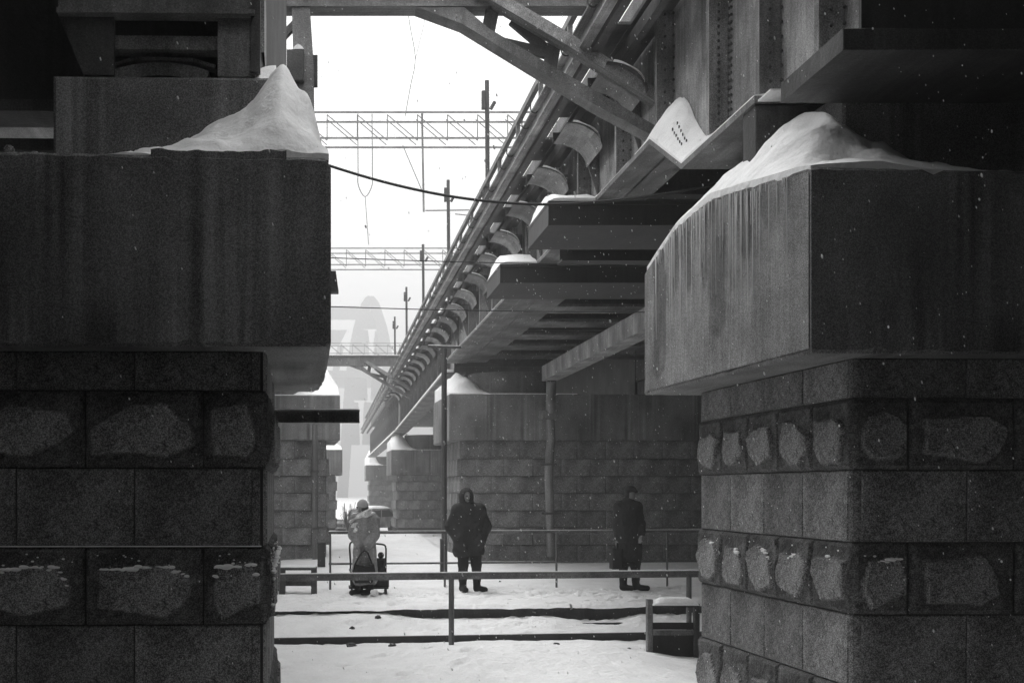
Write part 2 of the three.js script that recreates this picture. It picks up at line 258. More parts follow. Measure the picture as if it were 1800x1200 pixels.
// A pier. side = +1: its long visible flank faces left (stands right of the gap); -1: faces right. Local x runs along the front away from the gap corner, z back.
function makePier(o) {
  const { label, pos, theta, side, len, depth, yTop, yBot, far } = o, s = side, R = rng(o.seed);
  const t = thing('bridge_pier', label, 'pier', 'granite piers of the railway bridges', [pos[0], 0, -pos[1]]); t.rotation.y = theta;
  const X = x => s * x, E = EYE, ov = o.over || 0.3, ovs = o.overSide ?? 0.4;
  mesh('cap', o.capOutline ? capGeo(o.capOutline, E + yBot, 0.022) : capGeo(s > 0 ? [[0, 0, E + yTop], [len, 0, E + yTop], [len, -depth, E + yTop], [0, -depth, E + yTop]].reverse() : [[-len, 0, E + yTop], [0, 0, E + yTop], [0, -depth, E + yTop], [-len, -depth, E + yTop]].reverse(), E + yBot, 0.022), o.capMat || M.concrete, t);
  const zf = -ov, zb = -depth + ov, q = o.quoinR || 0.07, base = o.base ?? -0.15;
  // dark mortar core set back behind the stones
  const cx = [X(ovs + 0.02), X(len - 0.2)].sort((a, b) => a - b);
  mesh('core', box(cx[0], cx[1], base, E + yBot + 0.006, zb + 0.02, zf - 0.02), M.mortar, t);
  const scale = (yBot - (far ? o.yGround : -1.77)) / (0.838 + 1.77), cs = far ? o.courses : COURSE.map(c => [c[0], c[1], c[2]]);
  cs.forEach(([a, b, rough], ci) => {
    if (ci === 0) a = yBot - 0.0; const h = a - b, y = E + b;
    const shift = (rough ? 0.36 : 0.0), bw = o.bw || 0.71, fl = o.frontLen || len - ovs - 0.3;
    const put = (w, u, zz, ry, seed) => {
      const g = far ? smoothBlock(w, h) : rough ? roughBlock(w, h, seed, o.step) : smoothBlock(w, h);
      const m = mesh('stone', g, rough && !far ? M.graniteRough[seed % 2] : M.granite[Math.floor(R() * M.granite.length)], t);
      m.position.set(u, y, zz); m.rotation.y = ry;
      if (far) m.translateZ(rough ? 0.05 + R() * 0.03 : (R() - 0.5) * 0.008); else m.translateZ((R() - 0.5) * 0.006);
      return m;
    };
    // front
    let u = ovs + (rough ? 0 : q), first = true;
    while (u < ovs + fl - 0.05) { let w = first && rough ? shift + 0.02 : bw; first = false; put(w, X(u + w / 2), zf, 0, 1 + Math.floor(R() * 40)); u += w; }
    // flank
    const zz0 = zf - (rough ? 0.0 : q), zz1 = zb + (rough ? 0 : q), nb = Math.max(2, Math.round((zz0 - zz1) / (rough ? (o.sideW || 0.58) : bw))), bwS = (zz0 - zz1) / nb;
    for (let k = 0; k < nb; k++) put(bwS, X(ovs), zz0 - (k + 0.5) * bwS, -s * Math.PI / 2, 1 + Math.floor(R() * 40));
    if (!rough || far) for (const [zc, fl2] of [[zf - q, 1], [zb + q, -1]]) { const m = mesh('corner_stone', quoin(h, q - 0.004, s), M.granite[Math.floor(R() * 4)], t); m.position.set(X(ovs + q), y, zc); if (fl2 < 0) m.scale.z = -1; }
  });
  return t;
}

// near left pier
const LPx = 0.023, LPd = 7.3, LPth = 0.024;
const leftPier = makePier({ seed: 3, label: 'large dark granite pier filling the left edge, thick concrete cap with drifted snow', pos: [LPx, LPd], theta: LPth, side: -1, len: 6.5, depth: 3.4, yTop: 1.94, yBot: 0.837, over: 0.28, overSide: 0.385, quoinR: 0.085, frontLen: 3.2,
  capOutline: [[-6.5, 0, EYE + 2.02], [-6.5, -3.4, EYE + 1.94], [-0.05, -3.4, EYE + 1.94], [-0.012, -3.2, EYE + 1.94], [0.012, -2.6, EYE + 1.94], [0.01, -1.2, EYE + 1.94], [0, -0.02, EYE + 1.90], [-0.03, 0, EYE + 1.94]], step: 0.014 });
// near right pier: stains on the flank of its cap are wet runs under the snow
const capEdge = curve([[0, 2.03], [0.75, 2.12], [1.83, 2.257], [2.65, 2.2], [3.15, 2.07], [3.5, 1.97]]);
const stainTex = (() => {
  const w = 1024, h = 512, d = new Uint8Array(w * h * 4);
  const stains = [[0.88, 0.055, 0.93], [0.47, 0.055, 0.80], [0.66, 0.03, 0.45], [0.30, 0.035, 0.40], [0.55, 0.02, 0.5], [0.75, 0.03, 0.4], [0.2, 0.02, 0.25]];
  for (let j = 0; j < h; j++) for (let i = 0; i < w; i++) {
    const u = i / w, v = 1 - j / h; // v measured down from the top
    let g = 0.66 + 0.3 * (fbm(u * 14, v * 6, 4, 201) - 0.5) + 0.4 * (hash2(i >> 1, j >> 1, 202) - 0.5) + 0.16 * (fbm(u * 160, v * 4, 2, 203) - 0.5);
    for (const [c, r, l] of stains) { const x = (u - c + 0.02 * (fbm(v * 4, c * 9, 2, 7) - 0.5)) / r, e = l - 0.08 * x * x; const k = (1 - sstep(0.8, 1.05, Math.abs(x) + 0.2 * (fbm(u * 60, v * 8, 2, 9) - 0.5))) * (1 - sstep(e - 0.03, e + 0.02, v)); g -= 0.17 * k; }
    const gg = clamp(g) * 255; d.set([gg, gg, gg, 255], (j * w + i) * 4);
  }
  const t = new THREE.DataTexture(d, w, h); t.colorSpace = THREE.SRGBColorSpace; t.magFilter = THREE.LinearFilter; t.minFilter = THREE.LinearMipmapLinearFilter; t.generateMipmaps = true; t.needsUpdate = true; return t;
})();
const RPx = 3.04, RPd = 7.85, RPth = 0.045;
const rOut = []; for (let k = 0; k <= 12; k++) { const z = 3.5 * k / 12; rOut.push([0.0, -z, EYE + capEdge(z)]); }
const rightPier = makePier({ seed: 9, label: 'near granite pier on the right, concrete cap streaked with ice and heaped with snow', pos: [RPx, RPd], theta: RPth, side: 1, len: 6.5, depth: 3.5, yTop: 2.03, yBot: 0.86, over: 0.29, overSide: 0.4, quoinR: 0.06, frontLen: 3.0, sideW: 0.56,
  capOutline: [...rOut, [6.5, -3.5, EYE + 1.95], [6.5, 0, EYE + 1.95]], step: 0.014 });
{ // the flank of the cap as a thin rendered face with its wet stains
  const n = 24, pos = [], uv = [], idx = [];
  for (let k = 0; k <= n; k++) { const z = 0.025 + (3.45) * k / n; pos.push(-0.006, EYE + capEdge(z) - 0.03, -z, -0.006, EYE + 0.89, -z); uv.push(k / n, 1, k / n, 0); }
  for (let k = 0; k < n; k++) { const a = 2 * k; idx.push(a, a + 2, a + 1, a + 1, a + 2, a + 3); }
  const g = new THREE.BufferGeometry(); g.setAttribute('position', new THREE.BufferAttribute(new Float32Array(pos), 3)); g.setAttribute('uv', new THREE.BufferAttribute(new Float32Array(uv), 2)); g.setIndex(idx); g.computeVertexNormals();
  const m = std(0.5, 0.85, stainTex, null, 0); mesh('stained_render', g, m, rightPier.children[0]);
  const R = rng(77), cap = rightPier.children[0];          // ice runs frozen down the flank
  for (let k = 0; k < 110; k++) {
    const cl = [0.55, 1.0, 1.25, 1.75, 2.1, 2.5, 2.9][Math.floor(R() * 7)], z = clamp(cl + (R() - 0.5) * 0.5, 0.12, 3.3), top = EYE + capEdge(z) - 0.01 - R() * 0.05, l = 0.06 + Math.pow(R(), 2.4) * 0.85, r = 0.002 + R() * 0.0035;
    const c = new THREE.CylinderGeometry(r, r * 0.25, l, 5, 3); c.translate(0, -l / 2, 0); { const p = c.attributes.position; for (let i = 0; i < p.count; i++) { const y = p.getY(i); p.setX(i, p.getX(i) * (0.8 + 0.6 * vnoise(y * 30, k, 3)) + 0.004 * (vnoise(y * 9, k, 8) - 0.5)); } c.computeVertexNormals(); }
    const m2 = mesh('icicle', c, M.ice, cap); m2.position.set(-0.012 - R() * 0.01, top, -z);
  }
}
// pedestals (bearing blocks) and snow on the two near caps
mesh('pedestal', box(-1.79, -0.365, EYE + 1.9, EYE + 2.70, -3.0, -0.9, 0.02), M.concrete, leftPier);
mesh('pedestal', box(0.6, 2.02, EYE + 1.95, EYE + 2.78, -3.1, -0.85, 0.02), M.concrete, rightPier);
{
  const ridge = curve([[-1.9, 2.0], [-1.4, 2.09], [-1.03, 2.25], [-0.79, 2.40], [-0.6, 2.52], [-0.5, 2.60], [-0.44, 2.71], [-0.39, 2.80], [-0.34, 2.85], [-0.29, 2.86], [-0.255, 2.78], [-0.21, 2.66], [-0.17, 2.58], [-0.12, 2.52], [-0.08, 2.44], [-0.05, 2.33], [-0.02, 2.1]]);
  const ridgeS = x => (ridge(x - 0.045) + 2 * ridge(x - 0.02) + 2 * ridge(x) + 2 * ridge(x + 0.02) + ridge(Math.min(-0.02, x + 0.045))) / 8;
  const top = (x, z) => { const D = -z, b = 1.93 + 0.04 * fbm(x * 7, 3, 2, 8); const k = Math.pow(clamp((D - 0.01) / 1.0), 0.85); const back = 1 - sstep(2.4, 3.4, D); const lump = 0.13 * (fbm(x * 4.5, D * 5, 4, 99) - 0.5) + 0.11 * Math.exp(-Math.pow((x + 0.13) / 0.07, 2) - Math.pow((D - 0.7) / 0.2, 2)); return EYE + b + (ridgeS(x + 0.07 * (fbm(D * 2.5, 1, 2, 61) - 0.5) * sstep(-0.05, -0.2, x)) - 1.94) * k * (0.25 + 0.75 * back) + lump * clamp(D * 4) * (x > -1.2 ? 1 : 0); };
  mesh('snow_drift', snowPatch(-1.85, -0.012, -3.3, -0.03, 92, 80, top, (x, z) => EYE + 1.93), M.snow, leftPier);
  mesh('snow_strip', snowPatch(-6.4, -1.85, -0.85, -0.04, 50, 8, (x, z) => EYE + 1.965 + 0.03 * fbm(x * 4, z * 4, 2, 4), (x, z) => EYE + 1.94), M.snow, leftPier);
  mesh('pedestal_snow', snowPatch(-0.95, -0.34, -1.9, -0.93, 24, 16, (x, z) => EYE + 2.703 + 0.16 * sstep(-0.72, -0.36, x) * sstep(-0.93, -1.15, z), (x, z) => EYE + 2.695), M.snow, leftPier);
  const mort = mesh('ragged_mortar', snowPatch(-1.05, -0.26, -0.10, -0.004, 60, 3, (x, z) => EYE + 1.965 + 0.035 * fbm(x * 14, 1, 3, 18), (x, z) => EYE + 1.92), M.concrete, leftPier); mort.position.z = 0.0;
}
{
  // distance from the gap edge u, distance back w
  const wall = curve([[0, 0.04], [0.5, 0.12], [0.85, 0.42], [1.2, 0.60], [1.55, 0.52], [2.1, 0.40], [2.7, 0.34], [3.2, 0.22], [3.5, 0.1]]);
  const front = curve([[0.0, 0.22], [0.3, 0.34], [0.6, 0.38], [0.72, 0.33], [1.1, 0.25], [1.4, 0.2], [2, 0.1], [3.5, 0.05]]);
  const top = (x0, z) => { const w0 = -z, e = capEdge(w0), x = Math.max(0, x0 + 0.16 * (fbm(x0 * 3, w0 * 3, 3, 71) - 0.5) * clamp(x0 * 5)), w = Math.max(0, w0 + 0.3 * (fbm(x0 * 2.5 + 7, w0 * 2.5, 3, 72) - 0.5) * clamp(w0 * 3)); const lat = Math.pow(clamp(x / 0.52), 0.8); const a = wall(w) * lat; const b = front(x) * Math.pow(clamp(w / 0.85), 1.1); const k = sstep(0.45, 0.75, x); let h = lerp(Math.max(a, b * lat * 0.6), b, k); if (x > 0.6) h *= 1; return EYE + lerp(e, Math.max(1.98, lerp(e, 2.0, clamp(x / 1.2))), clamp(x)) + 0.006 + 0.02 * clamp(w * 5) + h + 0.12 * (fbm(x * 4.5, w * 4.5, 4, 45) - 0.5) * clamp(w * 2) * clamp(x * 5); };
  mesh('snow_drift', snowPatch(0.005, 2.6, -3.45, -0.02, 110, 120, top, (x, z) => EYE + 1.94), M.snow, rightPier);
}
{ // snow caught on the ledges of the second quarry-faced course, and along the course line
  const R = rng(31), sn = [];
  for (const [pier, s, ovs, zf] of [[leftPier, -1, 0.385, -0.28], [rightPier, 1, 0.4, -0.29]]) {
    const parts = [];
    for (const st of pier.children.filter(c => c.name === 'stone' && c.geometry.attributes.color && Math.abs(c.position.y - (EYE - 0.816)) < 0.02)) {
      const bb = st.geometry.boundingBox || (st.geometry.computeBoundingBox(), st.geometry.boundingBox), w = bb.max.x - bb.min.x, h = 0.473;
      // top contour of the boss read from the stone itself
      const p = st.geometry.attributes.position, topAt = u => { let best = null; for (let i = 0; i < p.count; i++) if (Math.abs(p.getX(i) - u) < 0.010 && p.getZ(i) > 0.041 && p.getY(i) > (best ?? 0)) best = p.getY(i); return best; };
      let run = [];
      const flush = () => { const n = run.length; if (n > 2) run.forEach((q, i) => { const end = Math.sin(Math.PI * (i + 0.7) / (n + 0.4)), r = (0.006 + 0.011 * R()) * (0.45 + 0.65 * end); for (let j = 0; j < 2; j++) { const g = new THREE.IcosahedronGeometry(r * (0.8 + 0.4 * R()), 1); g.scale(1.9, 0.8, 1.1); g.translate(q[0] + (R() - 0.5) * 0.02, q[1] - 0.004 + (R() - 0.5) * 0.008, q[2] + (R() - 0.5) * 0.01); g.applyMatrix4(new THREE.Matrix4().compose(st.position, st.quaternion, st.scale)); parts.push(uvBox(g)); } }); run = []; };
      const amount = s < 0 ? 0.78 : Math.abs(st.rotation.y) > 0.1 ? 0.25 : 0.3;
      for (let u = -w * 0.36; u <= w * 0.36; u += 0.022) { const v = topAt(u); if (v && R() < (run.length ? 0.5 + amount * 0.55 : amount)) run.push([u, v + 0.010, 0.04]); else flush(); }
      flush();
      for (let k = 0; k < (s < 0 ? 9 : 3); k++) { const u = (R() - 0.5) * w * 0.8, v = h * (0.72 + R() * 0.2); const g = new THREE.IcosahedronGeometry(0.002 + R() * 0.006, 1); g.scale(1.5, 0.9, 0.7); g.translate(u, v, 0.026); g.applyMatrix4(new THREE.Matrix4().compose(st.position, st.quaternion, st.scale)); parts.push(uvBox(g)); }
    }
    if (s < 0) parts.push(box(-2.9, -ovs - 0.03, EYE - 0.343, EYE - 0.337, zf - 0.02, zf + 0.012));
    tag(mesh('ledge_snow', mergeGeometries(parts), M.snow, pier), 'snow caught on the ledges of the quarry-faced course', null, null, 'stuff');
  }
}
// far piers
const farCourses = (yb, yg, n, first) => { const r = []; let y = yb; const h = (yb - first - yg) / n; r.push([yb, yb - first, 0]); for (let k = 0; k < n; k++) { r.push([yb - first - k * h, yb - first - (k + 1) * h, k % 2 ? 0 : 1]); } return r; };
const pierB = makePier({ seed: 21, far: true, label: 'broad granite pier behind the dark-coated men, snow heaped on its cap', pos: [3.03, 31], theta: 0.03, side: 1, len: 8.5, depth: 3.4, yTop: 2.38, yBot: 1.226, over: 0.25, overSide: 0.3, courses: farCourses(1.226, -1.8, 6, 0.45), frontLen: 6.2, yGround: -1.8, bw: 0.72 });
const pierC = makePier({ seed: 22, far: true, label: 'mid-distance pier just left of the thin lamp post, hazy', pos: [3.03, 59], theta: 0.02, side: 1, len: 8, depth: 3.4, yTop: 1.89, yBot: 0.7, over: 0.25, overSide: 0.3, courses: farCourses(0.7, -1.8, 5, 0.3), frontLen: 4, yGround: -1.8 });
const pierD = makePier({ seed: 23, far: true, label: 'farthest hazy pier under the receding girder, small above the parked car', pos: [3.03, 98], theta: 0, side: 1, len: 8, depth: 3.4, yTop: 1.94, yBot: 0.71, over: 0.25, overSide: 0.3, courses: farCourses(0.71, -1.8, 5, 0.3), frontLen: 3, yGround: -1.8 });
const pierE = makePier({ seed: 24, far: true, label: 'grey pier with a snowy cap seen past the near left pier', pos: [0.32, 31], theta: 0.03, side: -1, len: 8, depth: 3.4, yTop: 2.34, yBot: 1.226, over: 0.25, overSide: 0.33, courses: farCourses(1.226, -1.8, 6, 0.45), frontLen: 2.4, yGround: -1.8, bw: 0.72 });
const pierF = makePier({ seed: 25, far: true, label: 'small hazy pier with a white lump of snow beside the grey-coated woman', pos: [0.72, 59], theta: 0.02, side: -1, len: 8, depth: 3.4, yTop: 1.89, yBot: 0.7, over: 0.25, overSide: 0.3, courses: farCourses(0.7, -1.8, 5, 0.3), frontLen: 2, yGround: -1.8 });
{
  const dr = (p, s, yT, hh, seed) => mesh('snow_drift', snowPatch(...(s > 0 ? [0.02, 3.2] : [-3.2, -0.02]), -3.3, -0.02, 40, 30, (x, z) => { const u = Math.abs(x), w = -z; return EYE + yT + 0.02 + hh * Math.exp(-Math.pow((u - 0.45) / 0.5, 2)) * sstep(0, 1.4, w) * (0.8 + 0.5 * fbm(x * 3, z * 3, 2, seed)); }, () => EYE + yT - 0.01), M.snow, p);
  dr(pierB, 1, 2.38, 0.55, 1); dr(pierC, 1, 1.89, 0.75, 2); dr(pierD, 1, 1.94, 1.0, 3); dr(pierE, -1, 2.34, 0.7, 4); dr(pierF, -1, 1.89, 0.35, 5);
  // rounded bearing pedestals
  for (const [p, s, yT, h, r] of [[pierB, 1, 2.38, 0.62, 1.05], [pierC, 1, 1.89, 0.75, 1.0], [pierD, 1, 1.94, 0.7, 1.0], [pierE, -1, 2.34, 0.6, 1.0]]) { const g = new THREE.CylinderGeometry(r, r, h, 28); g.translate(s * 1.75, EYE + yT + h / 2 - 0.005, -1.6); mesh('pedestal', uvBox(g), M.concrete, p); }
}

// ---------------------------------------------------------------- right bridge: girder, deck, walkway
const R3 = rng(5);
const WX = 3.45, FX = 3.17;                                  // web plane, outer edge of the bottom flange
function snowStrip(fn, n, w0, w1, hgt, seed) {}
{
  const t = thing('plate_girder', 'riveted steel plate girder of the right bridge, snow on its stepped bottom flange', 'girder', 'plate girders of the right bridge');
  const yb = D => D < 11.2 ? 2.87 : D < 12.3 ? lerp(2.87, 3.4, (D - 11.2) / 1.1) : 3.4;
  // web as one plate following the haunch
  mesh('web', prism([[-7.75, EYE + 2.84], [-8.9, EYE + 2.84], [-8.9, EYE + 2.87], [-11.2, EYE + 2.87], [-12.3, EYE + 3.4], [-33.6, EYE + 3.4], [-33.6, EYE + 5.0], [-7.75, EYE + 5.0]].reverse(), WX, WX + 0.02, 'zy'), M.steelPale, t);
  // bottom flange: three lengths butted end to end
  const fl = (D0, y0, D1, y1) => { const a = 0.05; return fromTris([quad([FX, EYE + y0, -D0], [WX + 0.3, EYE + y0, -D0], [WX + 0.3, EYE + y0 + a, -D0], [FX, EYE + y0 + a, -D0]), quad([FX, EYE + y0, -D0], [FX, EYE + y0 + a, -D0], [FX, EYE + y1 + a, -D1], [FX, EYE + y1, -D1]), quad([FX, EYE + y0 + a, -D0], [WX + 0.3, EYE + y0 + a, -D0], [WX + 0.3, EYE + y1 + a, -D1], [FX, EYE + y1 + a, -D1]), quad([FX, EYE + y1, -D1], [WX + 0.3, EYE + y1, -D1], [WX + 0.3, EYE + y0, -D0], [FX, EYE + y0, -D0]), quad([WX + 0.3, EYE + y0, -D0], [WX + 0.3, EYE + y1, -D1], [WX + 0.3, EYE + y1 + a, -D1], [WX + 0.3, EYE + y0 + a, -D0]), quad([WX + 0.3, EYE + y1, -D1], [FX, EYE + y1, -D1], [FX, EYE + y1 + a, -D1], [WX + 0.3, EYE + y1 + a, -D1])]); };
  mesh('bottom_flange', fl(9.27, 2.87, 11.2, 2.87), M.steel, t);
  mesh('bottom_flange', fl(11.2, 2.87, 12.3, 3.4), M.steel, t);
  mesh('bottom_flange', fl(12.3, 3.4, 33.6, 3.4), M.steel, t);
  mesh('bearing_box', box(FX + 0.02, WX + 0.28, EYE + 2.25, EYE + 2.866, -9.6, -9.3, 0.01), M.steelDark, t);
  mesh('bearing_top', box(FX + 0.02, WX + 0.30, EYE + 2.872, EYE + 2.885, -9.26, -9.0), M.snow, t);
  mesh('end_sill', box(FX, 8.0, EYE + 2.70, EYE + 2.835, -8.74, -7.68, 0.006), M.steelDark, t);  // dark steel tone stands in for the shade on its front and underside
  mesh('end_plate', box(FX + 0.12, 8.0, EYE + 2.84, EYE + 4.99, -7.74, -7.70), M.iron, t);
  // vertical stiffeners, every one a plate with an angle and its rivets
  const riv = [];
  const rivet = (x, y, z) => { const g = new THREE.IcosahedronGeometry(0.017, 0); g.scale(0.7, 1, 1); g.translate(x, y, z); riv.push(g); };
  [8.35, 9.5, 10.75, 12.45, 14.2, 16.35, 18.5, 20.6, 22.7, 24.8, 26.9, 29].forEach((D, i) => {
    const y0 = EYE + yb(D) + 0.055, g = mergeGeometries([box(WX - 0.16, WX - 0.004, y0, EYE + 4.99, -D - 0.012, -D + 0.012), box(WX - 0.012, WX - 0.002, y0, EYE + 4.99, -D - 0.13, -D - 0.014), box(WX - 0.17, WX - 0.158, y0, EYE + 4.99, -D - 0.07, -D + 0.012)]);
    mesh('stiffener', g, i % 2 ? M.steel : M.steelPale, t);
    if (i < 7) for (let y = y0 + 0.06; y < EYE + 4.9; y += i === 2 ? 0.062 : 0.11) { rivet(WX - 0.016, y, -D - 0.05); if (i === 2) { rivet(WX - 0.016, y + 0.03, -D - 0.10); rivet(WX - 0.016, y + 0.01, -D + 0.06); rivet(WX - 0.016, y, -D + 0.12); } else rivet(WX - 0.016, y, -D + 0.05); rivet(WX - 0.09, y, -D + 0.016); }
  });
  tag(mesh('rivets', mergeGeometries(riv.map(g => uvBox(g))), M.steelDark, t), null, null, null, 'stuff');
  // walkway brackets with arched lower edge
  for (let k = 0; k < 22; k++) {
    const D = 13.35 + 2.1 * k; if (D > 60) break;
    const x0 = 2.86, x1 = WX - 0.004, yt = EYE + 4.52, pts = [[x1, yt], [x0, yt], [x0, yt - 0.14]];
    for (let a = 0; a <= 7; a++) { const th = a / 7 * Math.PI / 2; pts.push([x0 + 0.02 + 0.42 * Math.sin(th), yt - 0.42 + 0.3 * Math.cos(th)]); } const plate = [...pts, [x1, yt - 0.86]];
    const b = mesh('bracket', prism(plate, -D - 0.40, -D - 0.376), M.steel, t);
    const tr = []; for (let a = 0; a < 7; a++) { const p = pts[3 + a], q = pts[4 + a]; tr.push(quad([p[0], p[1] - 0.002, -D + 0.46], [q[0], q[1] - 0.002, -D + 0.46], [q[0], q[1] - 0.002, -D - 0.46], [p[0], p[1] - 0.002, -D - 0.46]), quad([p[0] + 0.01, p[1] + 0.014, -D - 0.46], [q[0] + 0.01, q[1] + 0.014, -D - 0.46], [q[0] + 0.01, q[1] + 0.014, -D + 0.46], [p[0] + 0.01, p[1] + 0.014, -D + 0.46])); }
    mesh('bracket_flange', fromTris(tr), k % 3 ? M.steelPale : M.steel, b);
    if (k < 9) { const up = x => yt - 0.42 + 0.3 * Math.sqrt(Math.max(0, 1 - Math.pow(clamp((x - x0 - 0.02) / 0.42, 0, 0.98), 2))); mesh('bracket_snow', snowPatch(x0 + 0.1, x0 + 0.42, -D - 0.37, -D + 0.45, 8, 8, (x, z) => up(x) + 0.035 + 0.02 * fbm(x * 9, z * 9, 2, k), (x, z) => up(x) + 0.017), M.snow, b); }
  }
  // snow: on the sloping step, along the flange lip and behind the cross beams
  const peak = D => 0.03 + 0.38 * Math.exp(-Math.pow((D - 12.05) / 0.52, 4)) + 0.24 * Math.exp(-Math.pow((D - 11.0) / 0.42, 2)) + 0.05 * Math.sin(D * 9) * Math.exp(-Math.pow((D - 11.5) / 0.7, 2));
  const flangeSnow = (x, D) => EYE + yb(D) + 0.062 + peak(D) * Math.pow(clamp((x - FX) / 0.27), 0.72) * (0.8 + 0.4 * fbm(D * 4, x * 6, 3, 7));
  for (let r = 0; r < 2; r++) for (let k = 0; k < 6; k++) { const D = 11.5 + 0.06 * k, x = FX + 0.09 + r * 0.045, g = new THREE.CylinderGeometry(0.0065, 0.0065, 0.04, 6); g.translate(x, flangeSnow(x, D) + 0.002, -D); mesh('bolt', g, M.steelDark, t); }
  mesh('flange_snow', snowPatch(FX + 0.003, WX - 0.005, -12.9, -9.3, 12, 110, (x, z) => flangeSnow(x, -z), (x, z) => EYE + yb(-z) + 0.05), M.snow, t);
  mesh('flange_snow', snowPatch(FX + 0.003, WX - 0.005, -33, -13.2, 6, 160, (x, z) => EYE + 3.455 + (0.035 + 0.22 * Math.exp(-Math.pow((-z - 15.6) / 0.8, 2)) + 0.12 * fbm(-z * 0.8, 2, 2, 9) * sstep(19, 24, -z)) * Math.pow(clamp((x - FX) / 0.26), 0.6), () => EYE + 3.451), M.snow, t);
}
{ // the far spans of the same bridge, falling gently away
  const spans = [[34.0, 58.5, 3.2, 2.75, 4.9, 4.55], [59.4, 97.5, 2.75, 2.6, 4.5, 4.3]];
  const labs = ['hazy second span of the plate girder beyond the broad pier', 'third and farthest span of the plate girder fading into snowfall'];
  spans.forEach(([D0, D1, a0, a1, b0, b1], i) => {
    const t = thing('plate_girder', labs[i], 'girder', 'plate girders of the right bridge');
    mesh('web', prism([[-D0, EYE + a0], [-D1, EYE + a1], [-D1, EYE + b1], [-D0, EYE + b0]].reverse(), WX, WX + 0.03, 'zy'), M.steelPale, t);
    mesh('bottom_flange', bar([FX + 0.3, EYE + a0 - 0.03, -D0], [FX + 0.3, EYE + a1 - 0.03, -D1], 0.6, 0.06), M.steel, t);
    mesh('flange_snow', bar([FX + 0.14, EYE + a0 + 0.04, -D0], [FX + 0.14, EYE + a1 + 0.04, -D1], 0.26, 0.08), M.snow, t);
    for (let D = D0 + 1; D < D1 - 0.5; D += 2.1) { const u = (D - D0) / (D1 - D0); mesh('stiffener', box(WX - 0.16, WX - 0.004, EYE + lerp(a0, a1, u) + 0.005, EYE + lerp(b0, b1, u) - 0.01, -D - 0.02, -D + 0.02), M.steel, t); }
  });
}
{ // deck of the right bridge over all spans and behind the viewer
  const t = thing('bridge_deck', 'dark underside of the right bridge deck with its cross girders', 'bridge deck', 'decks of the two bridges');
  mesh('slab', box(3.44, 10.45, EYE + 5.001, EYE + 5.5, -33.8, 26), M.concrete, t);
  mesh('slab', box(3.44, 10.45, EYE + 4.92, EYE + 5.4, -98, -33.85), M.concrete, t);
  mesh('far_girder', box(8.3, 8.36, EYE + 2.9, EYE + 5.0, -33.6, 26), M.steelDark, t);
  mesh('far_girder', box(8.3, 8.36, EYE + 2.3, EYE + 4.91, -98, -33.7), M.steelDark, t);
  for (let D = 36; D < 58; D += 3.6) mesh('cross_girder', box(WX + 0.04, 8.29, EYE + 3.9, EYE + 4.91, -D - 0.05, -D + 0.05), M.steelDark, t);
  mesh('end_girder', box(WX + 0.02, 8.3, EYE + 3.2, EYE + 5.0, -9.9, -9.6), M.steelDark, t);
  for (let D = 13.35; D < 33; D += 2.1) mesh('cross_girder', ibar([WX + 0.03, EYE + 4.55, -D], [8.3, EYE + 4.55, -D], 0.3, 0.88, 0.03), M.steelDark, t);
  for (let D = 21.5; D < 33; D += 2.1) mesh('bottom_strut', box(4.25, 8.2, EYE + 3.39, EYE + 3.44, -D - 0.45, -D + 0.45), M.steel, t);
  mesh('bottom_plate', box(WX + 0.31, 4.25, EYE + 3.40, EYE + 3.435, -33.4, -20.6), M.steel, t);
}
